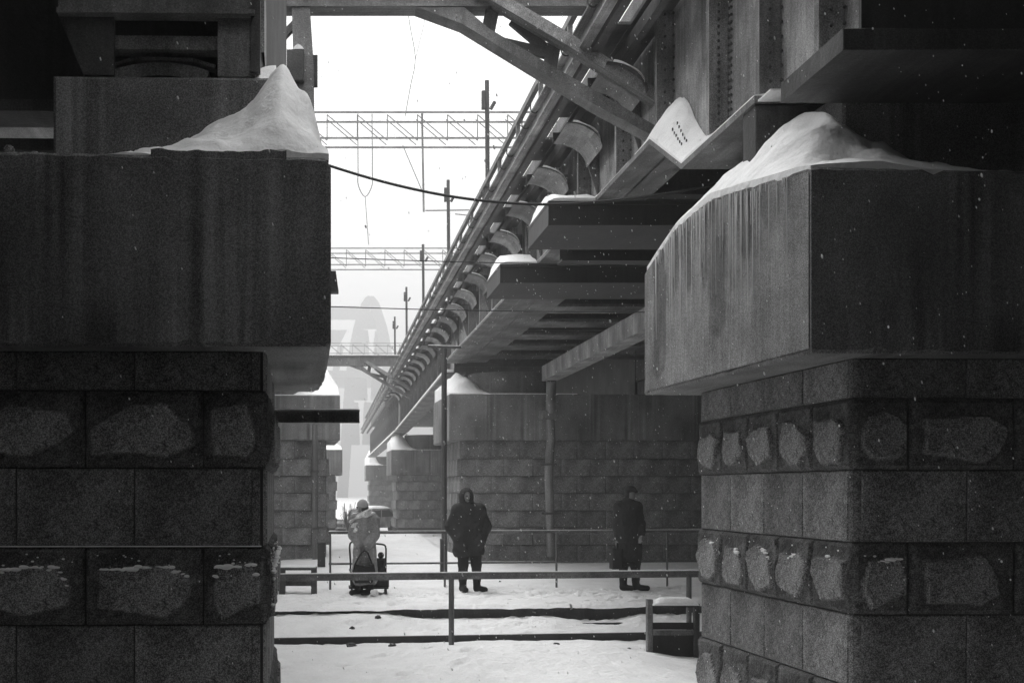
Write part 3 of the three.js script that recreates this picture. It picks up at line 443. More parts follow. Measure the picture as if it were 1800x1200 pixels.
{ // walkway along the girder
  const t = thing('walkway', 'steel walkway with railing cantilevered along the right girder', 'walkway');
  const segs = [[8.6, 34, 4.85, 4.85], [34, 98, 4.85, 4.72]];
  for (const [a, b, y0, y1] of segs) mesh('fascia', mergeGeometries([bar([2.71, EYE + y0 - 0.14, -a], [2.71, EYE + y1 - 0.14, -b], 0.018, 0.28), bar([2.66, EYE + y0 - 0.012, -a], [2.66, EYE + y1 - 0.012, -b], 0.1, 0.022), bar([2.66, EYE + y0 - 0.27, -a], [2.66, EYE + y1 - 0.27, -b], 0.1, 0.02), bar([2.697, EYE + y0 - 0.16, -a], [2.697, EYE + y1 - 0.16, -b], 0.012, 0.03)]), M.steelPale, t);
  for (const [a, b, y0, y1] of segs) { mesh('stringer', bar([2.78, EYE + y0 - 0.25, -a], [2.78, EYE + y1 - 0.25, -b], 0.09, 0.14), M.steelDark, t); mesh('stringer', bar([3.14, EYE + y0 - 0.25, -a], [3.14, EYE + y1 - 0.25, -b], 0.08, 0.14), M.steelDark, t); }
  // floor boards: three lengths in each bay, a slot left open beside the outer stringer
  for (let k = -2; k < 26; k++) { const D = 13.35 + 2.1 * k; if (D < 8) continue; const y = EYE + (D > 34 ? lerp(4.76, 4.63, (D - 34) / 64) : 4.76);
    for (const [x0, x1] of [[3.11, 3.21], [3.22, 3.32], [3.33, 3.435]]) mesh('floor_board', box(x0, x1, y, y + 0.045, -D - 2.08, -D), M.steelDark, t);
    mesh('bay_plate', box(2.72, 3.1, y, y + 0.03, -D - 0.55, -D + 0.55), M.steelDark, t); }
  for (let k = 0; k < 44; k++) { const D = 9.15 + 2.1 * k; if (D > 97) break; const y = EYE + (D > 34 ? lerp(4.8, 4.67, (D - 34) / 64) : 4.8);
    const post = mesh('railing_post', bar([3.0, y, -D], [3.0, y + 0.97, -D], 0.06, 0.06), M.steel, t);
    if (k < 14) for (const dz of [0.5, 1.2]) mesh('strap', tube([[2.70, y + 0.06, -D - dz], [2.66, y + 0.0, -D - dz], [2.60, y + 0.03, -D - dz], [2.60, y + 0.16, -D - dz]], 0.009, 8, 5), M.steelDark, post); }
  for (const [a, b, y0, y1] of segs) { mesh('handrail', bar([3.0, EYE + y0 + 0.93, -a], [3.0, EYE + y1 + 0.93, -b], 0.07, 0.09), M.steel, t); mesh('middle_rail', bar([3.0, EYE + y0 + 0.45, -a], [3.0, EYE + y1 + 0.45, -b], 0.04, 0.05), M.steel, t); }
}
// lamp poles on the walkway
[['tallest grey pole on the walkway, box at its top, in front of the nearer gantry', 853, 23.7], ['second grey pole along the walkway, rising between the two gantries', 786, 31.3], ['third grey pole along the walkway, against the farther gantry', 742, 39.5], ['fourth faint pole along the walkway', 713.5, 47.8], ['fifth and faintest pole along the walkway, beside the pale arch', 694, 56]].forEach(([lab, px, D], i) => {
  const t = thing('walkway_pole', lab, 'pole', 'poles along the walkway', [3.05, EYE + 4.85, -D]);
  mesh('shaft', pipe([0, -0.3, 0], [-0.02, 2.9, 0], 0.042), M.steelDark, t);
  mesh('box', box(-0.12, -0.055, 2.36, 2.7, -0.05, 0.05), M.steelDark, t);
  mesh('insulator', pipe([0.05, 2.36, 0], [0.13, 2.5, 0], 0.035), M.steelDark, t);
});
// wide steel beams lying crosswise under the girder
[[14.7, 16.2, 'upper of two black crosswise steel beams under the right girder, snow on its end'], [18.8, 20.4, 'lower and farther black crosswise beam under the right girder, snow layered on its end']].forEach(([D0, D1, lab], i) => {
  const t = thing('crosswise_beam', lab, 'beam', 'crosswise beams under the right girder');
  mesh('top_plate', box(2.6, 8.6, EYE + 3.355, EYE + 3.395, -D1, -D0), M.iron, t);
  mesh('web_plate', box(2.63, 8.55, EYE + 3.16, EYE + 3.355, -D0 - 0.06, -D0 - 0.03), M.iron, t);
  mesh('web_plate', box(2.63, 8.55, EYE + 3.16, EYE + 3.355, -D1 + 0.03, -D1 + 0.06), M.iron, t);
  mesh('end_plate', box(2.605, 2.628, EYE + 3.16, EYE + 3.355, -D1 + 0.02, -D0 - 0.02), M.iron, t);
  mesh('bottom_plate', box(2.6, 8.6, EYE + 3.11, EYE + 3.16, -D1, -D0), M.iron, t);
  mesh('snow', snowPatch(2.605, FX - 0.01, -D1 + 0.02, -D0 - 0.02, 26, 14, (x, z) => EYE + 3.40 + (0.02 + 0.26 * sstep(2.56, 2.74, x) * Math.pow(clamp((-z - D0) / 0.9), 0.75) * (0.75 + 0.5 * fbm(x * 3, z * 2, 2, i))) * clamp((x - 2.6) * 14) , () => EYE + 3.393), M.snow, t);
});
// second, lower-hung beam just behind: shows as a step under the first
{ const t = thing('hanger_beam', 'black steel beam hung between the two crosswise beams, snow along its near end', 'beam');
  mesh('body', ibar([3.2, EYE + 3.26, -17.2], [8.5, EYE + 3.26, -17.2], 0.35, 0.28, 0.03), M.iron, t);
  mesh('hanger', box(3.3, 3.36, EYE + 3.26, EYE + 3.4, -17.3, -17.1), M.iron, t); }
// rain-water trough and downpipe
{ const t = thing('rainwater_pipe', 'pale rain-water trough under the deck turning down into a lagged pipe before the broad pier', 'drainpipe');
  const X = 5.4; mesh('trough', mergeGeometries([box(X - 0.16, X + 0.16, EYE + 2.64, EYE + 2.66, -30.4, -20.2), box(X - 0.18, X - 0.16, EYE + 2.64, EYE + 3.0, -30.4, -20.2), box(X + 0.16, X + 0.18, EYE + 2.64, EYE + 3.0, -30.4, -20.2), box(X - 0.16, X + 0.16, EYE + 2.66, EYE + 3.0, -20.23, -20.2), box(X - 0.16, X + 0.16, EYE + 2.66, EYE + 3.0, -30.4, -30.37)]), M.steelPale, t);
  mesh('upper_pipe', pipe([X + 0.02, EYE + 2.64, -30.2], [X + 0.05, EYE + 1.9, -30.5], 0.12, 14), M.steel, t);
  mesh('hopper', box(X - 0.17, X + 0.22, EYE + 1.72, EYE + 1.94, -30.85, -30.4, 0.02), M.steel, t);
  const lag = tube([[X + 0.06, EYE + 1.74, -30.6], [X + 0.08, EYE + 1.2, -30.6], [X + 0.05, EYE + 0.95, -30.6], [X + 0.03, EYE + 0.4, -30.6], [X + 0.05, EYE - 0.4, -30.6], [X + 0.07, EYE - 1.3, -30.6], [X + 0.09, EYE - 1.62, -30.6]], 0.105, 60, 14);
  { const p = lag.attributes.position; for (let i = 0; i < p.count; i++) { const y = p.getY(i); p.setX(i, p.getX(i) + 0.012 * (vnoise(y * 5, p.getZ(i) * 9, 3) - 0.5)); } lag.computeVertexNormals(); }
  mesh('lagged_pipe', uvBox(lag), M.concrete, t);
  for (const y of [0.6, -0.6]) mesh('clamp', box(X - 0.08, X + 0.2, EYE + y, EYE + y + 0.05, -30.95, -30.48), M.steelDark, t);
}
// ---------------------------------------------------------------- portals between the bridges
function portal(D, full, label) {
  const t = thing('portal_frame', label, 'portal frame', 'portal frames between the bridges');
  const z = -D, y = v => EYE + v;
  mesh('cross_beam', ibar([-0.45, y(5.26), z], [3.05, y(5.26), z], 0.28, 0.42, 0.025), M.steel, t);
  mesh('beam_snow', box(-0.4, 2.9, y(5.472), y(5.5), z - 0.12, z + 0.12), M.snow, t);
  const lo = [[0.93, 5.04], [1.45, 4.88], [2.22, 4.40], [3.15, 3.96], [3.44, 3.84]], up = [[1.55, 5.22], [2.5, 4.66], [3.44, 4.06]];
  const chord = (pts, w, h) => mergeGeometries(pts.slice(1).map((p, i) => bar([pts[i][0], y(pts[i][1]), z], [p[0], y(p[1]), z], w, h)));
  mesh('lower_chord', prism([[0.93, y(5.045)], [1.41, y(4.87)], [2.31, y(4.32)], [2.79, y(4.03)], [3.44, y(3.68)], [3.44, y(3.80)], [2.35, y(4.43)], [1.69, y(4.82)], [1.43, y(5.045)]], z - 0.13, z + 0.13), M.steel, t);
  const u = mesh('upper_chord', chord(up.map(([a, b]) => [a, b]), 0.2, 0.12), M.steelPale, t); u.position.z = 0.16; 
  mesh('lattice_post', bar([1.74, y(5.04), z], [1.68, y(4.74), z], 0.14, 0.09, [0, 0, 1]), M.steelDark, t);
  mesh('lattice_post', bar([2.40, y(4.72), z], [2.34, y(4.40), z], 0.14, 0.09, [0, 0, 1]), M.steelDark, t);
  mesh('lattice_diagonal', bar([1.80, y(4.72), z], [2.32, y(4.60), z], 0.1, 0.08, [0, 0, 1]), M.steelDark, t);
  mesh('lattice_diagonal', bar([1.95, y(4.95), z], [2.34, y(4.62), z], 0.1, 0.06, [0, 0, 1]), M.steelDark, t);
  mesh('column', prism([[-0.37, y(5.06)], [-0.18, y(5.06)], [-0.15, y(4.6)], [-0.14, y(4.4)], [-0.12, y(2.2)], [-0.3, y(2.2)], [-0.34, y(4.0)]].reverse(), z - 0.12, z + 0.12), M.steel, t);
  mesh('column_box', box(-0.42, -0.24, y(4.25), y(4.58), z - 0.1, z + 0.2, 0.01), M.steelDark, t);
  mesh('column_box_snow', snowPatch(-0.36, -0.24, z + 0.04, z + 0.2, 6, 6, (a, b) => y(4.582) + 0.05 * Math.sin(clamp((a + 0.36) / 0.12) * Math.PI), () => y(4.58)), M.snow, t);
  mesh('knee_strut', bar([-0.62, y(4.62), z], [-0.3, y(4.95), z], 0.1, 0.07), M.steel, t);
  mesh('side_rod', bar([-0.125, y(4.25), z], [-0.125, y(4.58), z], 0.05, 0.05), M.steelDark, t);
  mesh('foot', box(-2.6, -0.12, y(1.9), y(2.21), z - 0.2, z + 0.2), M.concrete, t);
  return t;
}
portal(13.2, true, 'nearer portal frame: top beam and latticed brace crossing the sky to the right girder');
portal(51, false, 'distant pale portal frame with a sloping brace, low beside the hazy arch');

// ---------------------------------------------------------------- left bridge
{
  const t = thing('bridge_end', 'shadowed steel end of the left bridge with rocker bearing on the pier pedestal', 'bridge end');
  const th = LPth, put = (name, g, m, p) => mesh(name, g, m, p || t);
  t.position.set(LPx, 0, -LPd); t.rotation.y = th; const y = v => EYE + v;
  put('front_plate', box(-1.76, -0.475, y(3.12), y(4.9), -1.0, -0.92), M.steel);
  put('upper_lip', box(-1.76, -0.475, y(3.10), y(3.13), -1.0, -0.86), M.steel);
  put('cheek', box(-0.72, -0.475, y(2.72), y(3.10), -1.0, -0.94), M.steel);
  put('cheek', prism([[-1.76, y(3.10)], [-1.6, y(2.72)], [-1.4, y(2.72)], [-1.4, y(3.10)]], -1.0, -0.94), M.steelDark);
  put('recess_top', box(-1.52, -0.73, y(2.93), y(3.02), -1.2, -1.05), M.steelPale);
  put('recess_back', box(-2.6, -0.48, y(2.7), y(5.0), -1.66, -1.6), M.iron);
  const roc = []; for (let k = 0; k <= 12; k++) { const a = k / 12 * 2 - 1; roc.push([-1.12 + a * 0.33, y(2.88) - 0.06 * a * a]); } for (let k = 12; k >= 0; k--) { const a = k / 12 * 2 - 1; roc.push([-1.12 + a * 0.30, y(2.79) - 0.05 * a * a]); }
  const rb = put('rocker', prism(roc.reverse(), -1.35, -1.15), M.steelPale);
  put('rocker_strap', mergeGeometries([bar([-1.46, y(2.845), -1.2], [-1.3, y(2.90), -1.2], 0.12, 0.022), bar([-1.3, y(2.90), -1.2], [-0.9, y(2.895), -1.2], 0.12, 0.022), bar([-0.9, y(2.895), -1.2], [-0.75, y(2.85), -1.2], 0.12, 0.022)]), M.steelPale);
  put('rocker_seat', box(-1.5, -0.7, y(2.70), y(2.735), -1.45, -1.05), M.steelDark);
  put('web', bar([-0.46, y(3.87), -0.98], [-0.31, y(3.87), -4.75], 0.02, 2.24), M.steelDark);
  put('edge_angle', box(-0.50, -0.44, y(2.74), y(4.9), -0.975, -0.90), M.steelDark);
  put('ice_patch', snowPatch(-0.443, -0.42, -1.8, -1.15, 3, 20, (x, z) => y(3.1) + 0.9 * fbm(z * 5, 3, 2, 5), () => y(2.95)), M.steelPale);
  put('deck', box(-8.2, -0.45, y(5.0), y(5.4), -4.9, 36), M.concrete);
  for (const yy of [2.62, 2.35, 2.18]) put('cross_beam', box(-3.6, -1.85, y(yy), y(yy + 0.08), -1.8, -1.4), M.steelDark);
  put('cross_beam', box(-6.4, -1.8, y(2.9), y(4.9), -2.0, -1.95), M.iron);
  const gm = []; const R = rng(8); for (let k = 0; k < 60; k++) { const g = new THREE.IcosahedronGeometry(0.02 + R() * 0.015, 0); g.translate(-2.45 + R() * 0.65, y(2.02) + R() * 0.1, -0.4 - R() * 0.5); gm.push(uvBox(g)); }
  tag(put('ballast', mergeGeometries(gm), M.granite[2]), null, null, null, 'stuff');
}
{ const t = thing('bridge_span', 'long dark girder of the left bridge beyond the near left pier', 'girder'); mesh('web', box(-0.95, -0.9, EYE + 3.14, EYE + 4.06, -58, -12.4), M.steel, t); mesh('bottom_flange', box(-1.15, -0.75, EYE + 3.1, EYE + 3.139, -58, -12.4), M.steel, t); mesh('deck', box(-9.4, -0.75, EYE + 4.061, EYE + 4.2, -58, -12.4), M.concrete, t); for (let D = 14; D < 58; D += 2.2) mesh('stiffener', box(-0.899, -0.8, EYE + 3.14, EYE + 4.06, -D - 0.02, -D), M.steel, t); }
// unseen walls and roof slabs, added to keep sky light off the piers
{ const t = thing('added_shade_walls', 'unseen concrete walls and roof slabs added behind the viewer to shade the piers', 'added_shade_walls');
  mesh('wall', box(-16, 18, -0.3, EYE + 5.6, 16, 17), M.concrete, t);
  mesh('added_shade_roof', box(0.95, 3.44, EYE + 5.1, EYE + 5.4, -7.5, -2.61), M.concrete, t);
  mesh('added_shade_roof', box(-0.45, 3.44, EYE + 5.1, EYE + 5.4, -2.6, 16), M.concrete, t);
  mesh('added_side_wall', box(-10.5, -9.5, -0.3, EYE + 5, -12, 16), M.concrete, t);
  mesh('added_side_wall', box(10.5, 11.5, -0.3, EYE + 5.45, -98, 15.9), M.concrete, t); }

// ---------------------------------------------------------------- cables
single('slack_cable', tube([at(500, 262, 11.5).toArray(), at(582, 292, 11.5).toArray(), at(700, 326, 11.4).toArray(), at(820, 349, 11.3).toArray(), at(950, 359, 11.3).toArray(), at(1080, 352, 11.3).toArray(), at(1180, 339, 11.4).toArray(), at(1262, 322, 11.5).toArray(), at(1340, 298, 11.5).toArray()], 0.013, 80, 6), M.rubber, 'thick black cable sagging from pier to pier across the sky', 'cable');
single('thin_wire', tube([at(520, 451, 12.2).toArray(), at(800, 460, 12.2).toArray(), at(1180, 467, 12.2).toArray()], 0.005, 40, 5), M.rubber, 'upper thin wire stretched level between the near pier caps', 'wire', 'thin wires between the caps');
single('thin_wire', tube([at(520, 537, 12.2).toArray(), at(800, 545, 12.2).toArray(), at(1180, 549, 12.2).toArray()], 0.005, 40, 5), M.rubber, 'lower thin wire stretched level between the near pier caps', 'wire', 'thin wires between the caps');
{ const t = thing('junction_box', 'small grey box fixed to the rear edge of the near left cap', 'box'); mesh('case', prism([[-0.2, EYE + 1.9], [0.075, EYE + 1.9], [0.1, EYE + 1.72], [-0.2, EYE + 1.72]].reverse(), -11.0, -10.85), M.steelDark, t); mesh('bracket', box(-0.3, -0.2, EYE + 1.7, EYE + 1.8, -10.95, -10.6), M.steelDark, t); }
{ const t = thing('cantilever_beam', 'dark steel channel beam with a line of snow sticking out behind the near left pier', 'beam');
  const D = 10.95, a = at(380, 719, D), b = at(632, 721, D); mesh('channel', mergeGeometries([box(a.x, b.x, b.y - 0.105, b.y - 0.001, -D - 0.02, -D), box(a.x, b.x, b.y - 0.012, b.y, -D + 0.001, -D + 0.07), box(a.x, b.x, b.y - 0.112, b.y - 0.1055, -D + 0.001, -D + 0.07)]), M.steel, t);
  mesh('snow', box(a.x + 0.2, b.x - 0.005, b.y + 0.001, b.y + 0.008, -D - 0.015, -D + 0.065), M.snow, t);
  mesh('arm', box(a.x, a.x + 0.1, b.y - 0.1, b.y - 0.01, -D + 0.071, -D + 0.5), M.steelDark, t); }

// ---------------------------------------------------------------- overhead gantries
function gantry(D, x0, x1, label, hung) {
  const t = thing('catenary_gantry', label, 'gantry', 'catenary gantries'); const yT = EYE + 13.7, yB = yT - 0.94, z = -D, m = M.steel;
  for (const [n, y] of [['top_chord', yT], ['bottom_chord', yB]]) for (const dz of [-0.3, 0.3]) mesh(n, bar([x0, y + dz * 0.3, z + dz], [x1, y + dz * 0.3, z + dz], 0.06, 0.06), m, t);
  const st = 1.1; for (let x = x0, k = 0; x <= x1 - st + 0.01; x += st, k++) { if (x < -3 || x > 9) continue; mesh('lattice_post', bar([x, yB, z + 0.3], [x, yT, z + 0.3], 0.035, 0.035, [0, 0, 1]), m, t); mesh('lattice_diagonal', bar([x, yT, z + 0.3], [x + st, yB, z + 0.3], 0.03, 0.03, [0, 0, 1]), m, t); mesh('lattice_diagonal', bar([x, yT, z - 0.3], [x + st, yB, z - 0.3], 0.03, 0.03, [0, 0, 1]), m, t); }
  for (const x of [x0, x1]) mesh('leg', box(x - 0.25, x + 0.25, 0, yT, z - 0.35, z + 0.35), m, t);
  if (hung) {
    const k = D / F, X = px => (px - VX) * k, Y = py => EYE + (VY - py) * k;
    mesh('drop_post', bar([X(742), Y(200), z], [X(745), Y(372), z], 0.07, 0.07, [0, 0, 1]), m, t);
    mesh('arm', pipe([X(748), Y(370), z], [X(825), Y(369), z], 0.025, 6), m, t);
    mesh('arm', pipe([X(800), Y(376), z], [X(830), Y(379), z], 0.02, 6), m, t);
    mesh('stay', pipe([X(708), Y(255), z], [X(742), Y(335), z], 0.016, 6), m, t);
    mesh('wire_loop', tube([[X(629), Y(200), z], [X(629.5), Y(300), z], [X(630), Y(326), z], [X(642), Y(346), z], [X(654), Y(326), z], [X(654.5), Y(300), z], [X(654), Y(200), z]], 0.018, 60, 5), m, t);
    mesh('dropper', pipe([X(642), Y(346), z], [X(648), Y(430), z], 0.012, 5), m, t);
  }
}
gantry(46, -22, 22, 'nearer lattice catenary gantry high across the white sky', true);
gantry(71.7, -22, 22, 'second, paler catenary gantry lower in the sky', false);
gantry(118, -24, 24, 'third faint catenary gantry just above the distant portal beam', false);
{ const k = 46 / F, X = px => (px - VX) * k, Y = py => EYE + (VY - py) * k;
  single('suspension_wire', mergeGeometries([tube([[X(712), Y(-120), -46], [X(718), Y(25), -46], [X(730), Y(105), -46], [X(722), Y(150), -46], [X(712), Y(205), -46]], 0.014, 40, 5), tube([[X(768), Y(-120), -46], [X(750), Y(20), -46], [X(730), Y(105), -46]], 0.009, 30, 5)]), M.steel, 'hair-thin forked wire hanging from above onto the nearer gantry', 'wire'); }

// ---------------------------------------------------------------- far arch bridge in the haze
{
  const t = thing('arch_bridge', 'pale tall arch bridge seen end-on through the falling snow', 'bridge'), D = 400, k = D / F, X = px => (px - VX) * k, Y = py => EYE + (VY - py) * k;
  const m = M.steel, hw = curve([[520, 6], [523, 11], [533, 16], [548, 21], [572, 29], [600, 35], [640, 41], [700, 47], [760, 51], [900, 60]]);
  const strip = (f0, f1, z0, z1) => { const L = [], Rr = []; for (let y = 520; y <= 900; y += 12) { L.push([X(f0(y)), Y(y)]); Rr.push([X(f1(y)), Y(y)]); } return prism([...L, ...Rr.reverse()], z0, z1); };
  mesh('arch_rib', strip(y => 651 - hw(y), y => 651 - Math.max(0.2, hw(y) - 19), -D - 2, -D), m, t);
  mesh('arch_rib', strip(y => 651 + Math.max(0.2, hw(y) - 19), y => 651 + hw(y), -D - 2, -D), m, t);
  for (const [y0, y1, a, b] of [[540, 572, 640, 664], [574, 596, 632, 651], [576, 604, 658, 676], [598, 632, 628, 652], [606, 640, 656, 682], [636, 700, 624, 648], [642, 700, 653, 686], [704, 780, 618, 634], [704, 780, 638, 658], [704, 780, 662, 690]]) mesh('bracing', prism([[X(a), Y(y1)], [X(b), Y(y1)], [X(b - 3), Y(y0)], [X(a + 3), Y(y0)]], -D - 9, -D - 8), m, t);
  const rib = (pts, w, z) => mergeGeometries(pts.slice(1).map((p, i) => bar([X(pts[i][0]), Y(pts[i][1]), z], [X(p[0]), Y(p[1]), z], 2.0, w * k)));
  mesh('portal_bar', box(X(520), X(633), Y(553), Y(529), -D - 12, -D - 11), m, t);
  mesh('portal_bar', prism([[X(520), Y(600)], [X(597), Y(600)], [X(611), Y(572)], [X(520), Y(572)]], -D - 12, -D - 11), m, t);
  mesh('arch_rib', rib([[560, 900], [574, 760], [588, 660], [600, 600]], 12, -D - 12), m, t);
  mesh('deck', box(X(500), X(760), Y(664), Y(652), -D - 40, -D + 2), m, t);
}

// ---------------------------------------------------------------- railings
function railing(o) {
  const { label, s, x0, x1, posts, y0, yTop, r, mid, m } = o, t = thing('railing', label, 'railing', 'platform railings'), z = x => -(s + SK * x);
  mesh('top_rail', bar([x0, yTop - r, z(x0)], [x1, yTop - r, z(x1)], r * 2, r * 2), m, t);
  mesh('rail_snow', bar([x0, yTop + 0.004, z(x0)], [x1, yTop + 0.004, z(x1)], r * 1.5, 0.012), M.snow, t);
  if (mid) mesh('lower_rail', bar([x0, mid, z(x0)], [x1, mid, z(x1)], r * 1.4, r * 1.4), m, t);
  for (const x of posts) mesh('post', pipe([x, y0, z(x)], [x, yTop - 2 * r, z(x)], r * 0.85, 12), m, t);
}
railing({ label: 'grey pipe railing across the foreground in front of the track', s: 14.1, x0: -2.5, x1: 7.5, posts: [-1.9, 1.42, 4.24, 7.2], y0: -0.35, yTop: 0.825, r: 0.037, m: M.steel });
railing({ label: 'thin railing along the back of the platform behind the people', s: 22.35, x0: 0.03, x1: 9, posts: [0.055, 2.13, 4.2, 6.3, 8.4], y0: -0.05, yTop: 1.03, r: 0.024, mid: 0.45, m: M.steel });
{ // low fence panel with a cushion of snow by the right pier
  const t = thing('fence_panel', 'low steel fence panel with a cushion of snow on top, beside the right pier', 'fence'), D = 13.9, p = (x, y) => at(x, y, D);
  const a = p(1137, 1053), b = p(1147, 1053), c = p(1226, 1062), y0 = -0.35, z = -D;
  mesh('post', box(a.x, b.x, y0, a.y, z - 0.04, z + 0.04, 0.008), M.steel, t);
  mesh('post', box(c.x - 0.04, c.x + 0.02, y0, a.y - 0.05, z - 0.04, z + 0.04, 0.008), M.steelDark, t);
  mesh('top_bar', box(b.x, c.x - 0.04, p(0, 1067).y, p(0, 1063).y, z - 0.03, z + 0.03), M.steelDark, t);
  mesh('snow_cushion', snowPatch(b.x - 0.01, c.x + 0.0, z - 0.09, z + 0.09, 24, 8, (x, zz) => p(0, 1063).y + 0.085 * Math.pow(Math.max(0, 1 - Math.pow((zz - z) / 0.095, 4)), 0.5) * Math.pow(clamp(Math.min(x - b.x + 0.012, c.x - x) * 9), 0.5), () => p(0, 1063).y + 0.001), M.snow, t);
  mesh('middle_bar', box(b.x, c.x - 0.04, p(0, 1116).y, p(0, 1107).y, z - 0.02, z + 0.03), M.steel, t);
  mesh('kick_plate', box(b.x, c.x - 0.04, y0, p(0, 1116.5).y, z - 0.03, z - 0.02), M.iron, t);
  mesh('upper_plate', box(b.x, c.x - 0.04, p(0, 1106.5).y, p(0, 1094).y, z - 0.02, z - 0.01), M.iron, t);
}
// platform bench and bin by the grey pier
{ const t = thing('bench', 'dark bench standing in the snow by the near left pier', 'bench'), D = 21.4, a = at(470, 1002, D).x, b = at(557, 1002, D).x, z = -D;
  mesh('seat', box(a, b, 0.40, 0.44, z - 0.35, z + 0.05), M.steelDark, t); mesh('seat_snow', box(a + 0.02, b - 0.02, 0.441, 0.46, z - 0.33, z + 0.03), M.snow, t);
  mesh('lower_board', box(a, b - 0.1, 0.11, 0.24, z - 0.3, z - 0.26), M.steel, t);
  for (const x of [a + 0.2, b - 0.1]) mesh('leg', box(x, x + 0.1, -0.05, 0.4, z - 0.34, z + 0.03), M.steelDark, t); }
{ const t = thing('litter_bin', 'small dark upright bin at the foot of the grey pier', 'bin'), p = at(565, 1000, 28.6); mesh('body', box(p.x - 0.09, p.x + 0.09, 0.02, 0.55, p.z - 0.1, p.z + 0.1, 0.015), M.iron, t); mesh('rim', box(p.x - 0.1, p.x + 0.1, 0.551, 0.58, p.z - 0.11, p.z + 0.11), M.steelDark, t); }
{ const t = thing('drainpipe', 'straight downpipe on the front of the grey pier past the near left pier', 'drainpipe'), p = at(554, 900, 30.7); mesh('pipe', pipe([p.x, -0.05, p.z], [p.x, EYE + 1.6, p.z], 0.075), M.steel, t); for (const y of [0.8, 2.2]) mesh('clamp', box(p.x - 0.1, p.x + 0.1, y, y + 0.05, p.z - 0.35, p.z + 0.08), M.steelDark, t); }
{ const t = thing('lamp_post', 'slim dark T-headed lamp post behind the platform railing', 'lamp post'), D = 25, p = at(781, 1015, D);
  mesh('pole', pipe([p.x, -0.05, p.z], [p.x, EYE + (VY - 612) * D / F, p.z], 0.055, 12), M.steelDark, t);
  mesh('cross_arm', bar([at(752, 609, D).x, at(0, 609, D).y, p.z], [at(811, 611, D).x, at(0, 611, D).y, p.z], 0.1, 0.04), M.steelDark, t);
  mesh('arm_snow', bar([at(753, 606.5, D).x, at(0, 606.5, D).y, p.z], [at(806, 608.5, D).x, at(0, 608.5, D).y, p.z], 0.09, 0.015), M.snow, t);
  mesh('cap', pipe([p.x, at(0, 609, D).y, p.z], [p.x, at(0, 602, D).y, p.z], 0.03), M.steelDark, t);
  mesh('switch_box', box(p.x - 0.09, p.x + 0.05, 0.0, 0.8, p.z + 0.03, p.z + 0.16, 0.01), M.steelDark, t); }

// ---------------------------------------------------------------- people
// signed-distance figures meshed with marching cubes
function sdfGeo(f, lo, hi, cell) {
  const size = Math.max(hi[0] - lo[0], hi[1] - lo[1], hi[2] - lo[2]), res = Math.round(size / cell), mc = new MarchingCubes(res, M.skin, false, false, 200000);
  const c = [0, 1, 2].map(i => (lo[i] + hi[i]) / 2), half = size / 2, fld = mc.field; mc.isolation = 0; fld.fill(-1);
  const I = v => (v + half) / (2 * half) * res; const rgn = [0, 1, 2].map(i => [Math.max(1, Math.floor(I(lo[i] - c[i]))), Math.min(res - 2, Math.ceil(I(hi[i] - c[i])))]);
  for (let z = rgn[2][0]; z <= rgn[2][1]; z++) for (let y = rgn[1][0]; y <= rgn[1][1]; y++) for (let x = rgn[0][0]; x <= rgn[0][1]; x++) fld[(z * res + y) * res + x] = -f(c[0] + (x - res / 2) / (res / 2) * half, c[1] + (y - res / 2) / (res / 2) * half, c[2] + (z - res / 2) / (res / 2) * half);
  mc.update();
  const n = mc.count, g = new THREE.BufferGeometry(); const p = mc.positionArray.slice(0, n * 3), q = new Float32Array(n * 3);
  for (let i = 0; i < n * 3; i++) q[i] = c[i % 3] + p[i] * half;
  g.setAttribute('position', new THREE.BufferAttribute(q, 3)); let h = mergeVertices(g, 1e-5); h.computeVertexNormals(); return uvBox(h);
}
const smin = (a, b, k) => { const h = clamp(0.5 + 0.5 * (b - a) / k); return lerp(b, a, h) - k * h * (1 - h); };
function cone(a, b, ra, rb) { const ba = [b[0] - a[0], b[1] - a[1], b[2] - a[2]], l = ba[0] ** 2 + ba[1] ** 2 + ba[2] ** 2; return (x, y, z) => { const t = clamp(((x - a[0]) * ba[0] + (y - a[1]) * ba[1] + (z - a[2]) * ba[2]) / l); return Math.hypot(x - a[0] - ba[0] * t, y - a[1] - ba[1] * t, z - a[2] - ba[2] * t) - lerp(ra, rb, t); }; }
function ell(c, r) { return (x, y, z) => { const X = (x - c[0]) / r[0], Y = (y - c[1]) / r[1], Z = (z - c[2]) / r[2], k = Math.hypot(X, Y, Z); return (k - 1) * Math.min(...r); }; }
const union = (list, k) => (x, y, z) => { let d = 9; for (const f of list) d = smin(d, f(x, y, z), k); return d; };
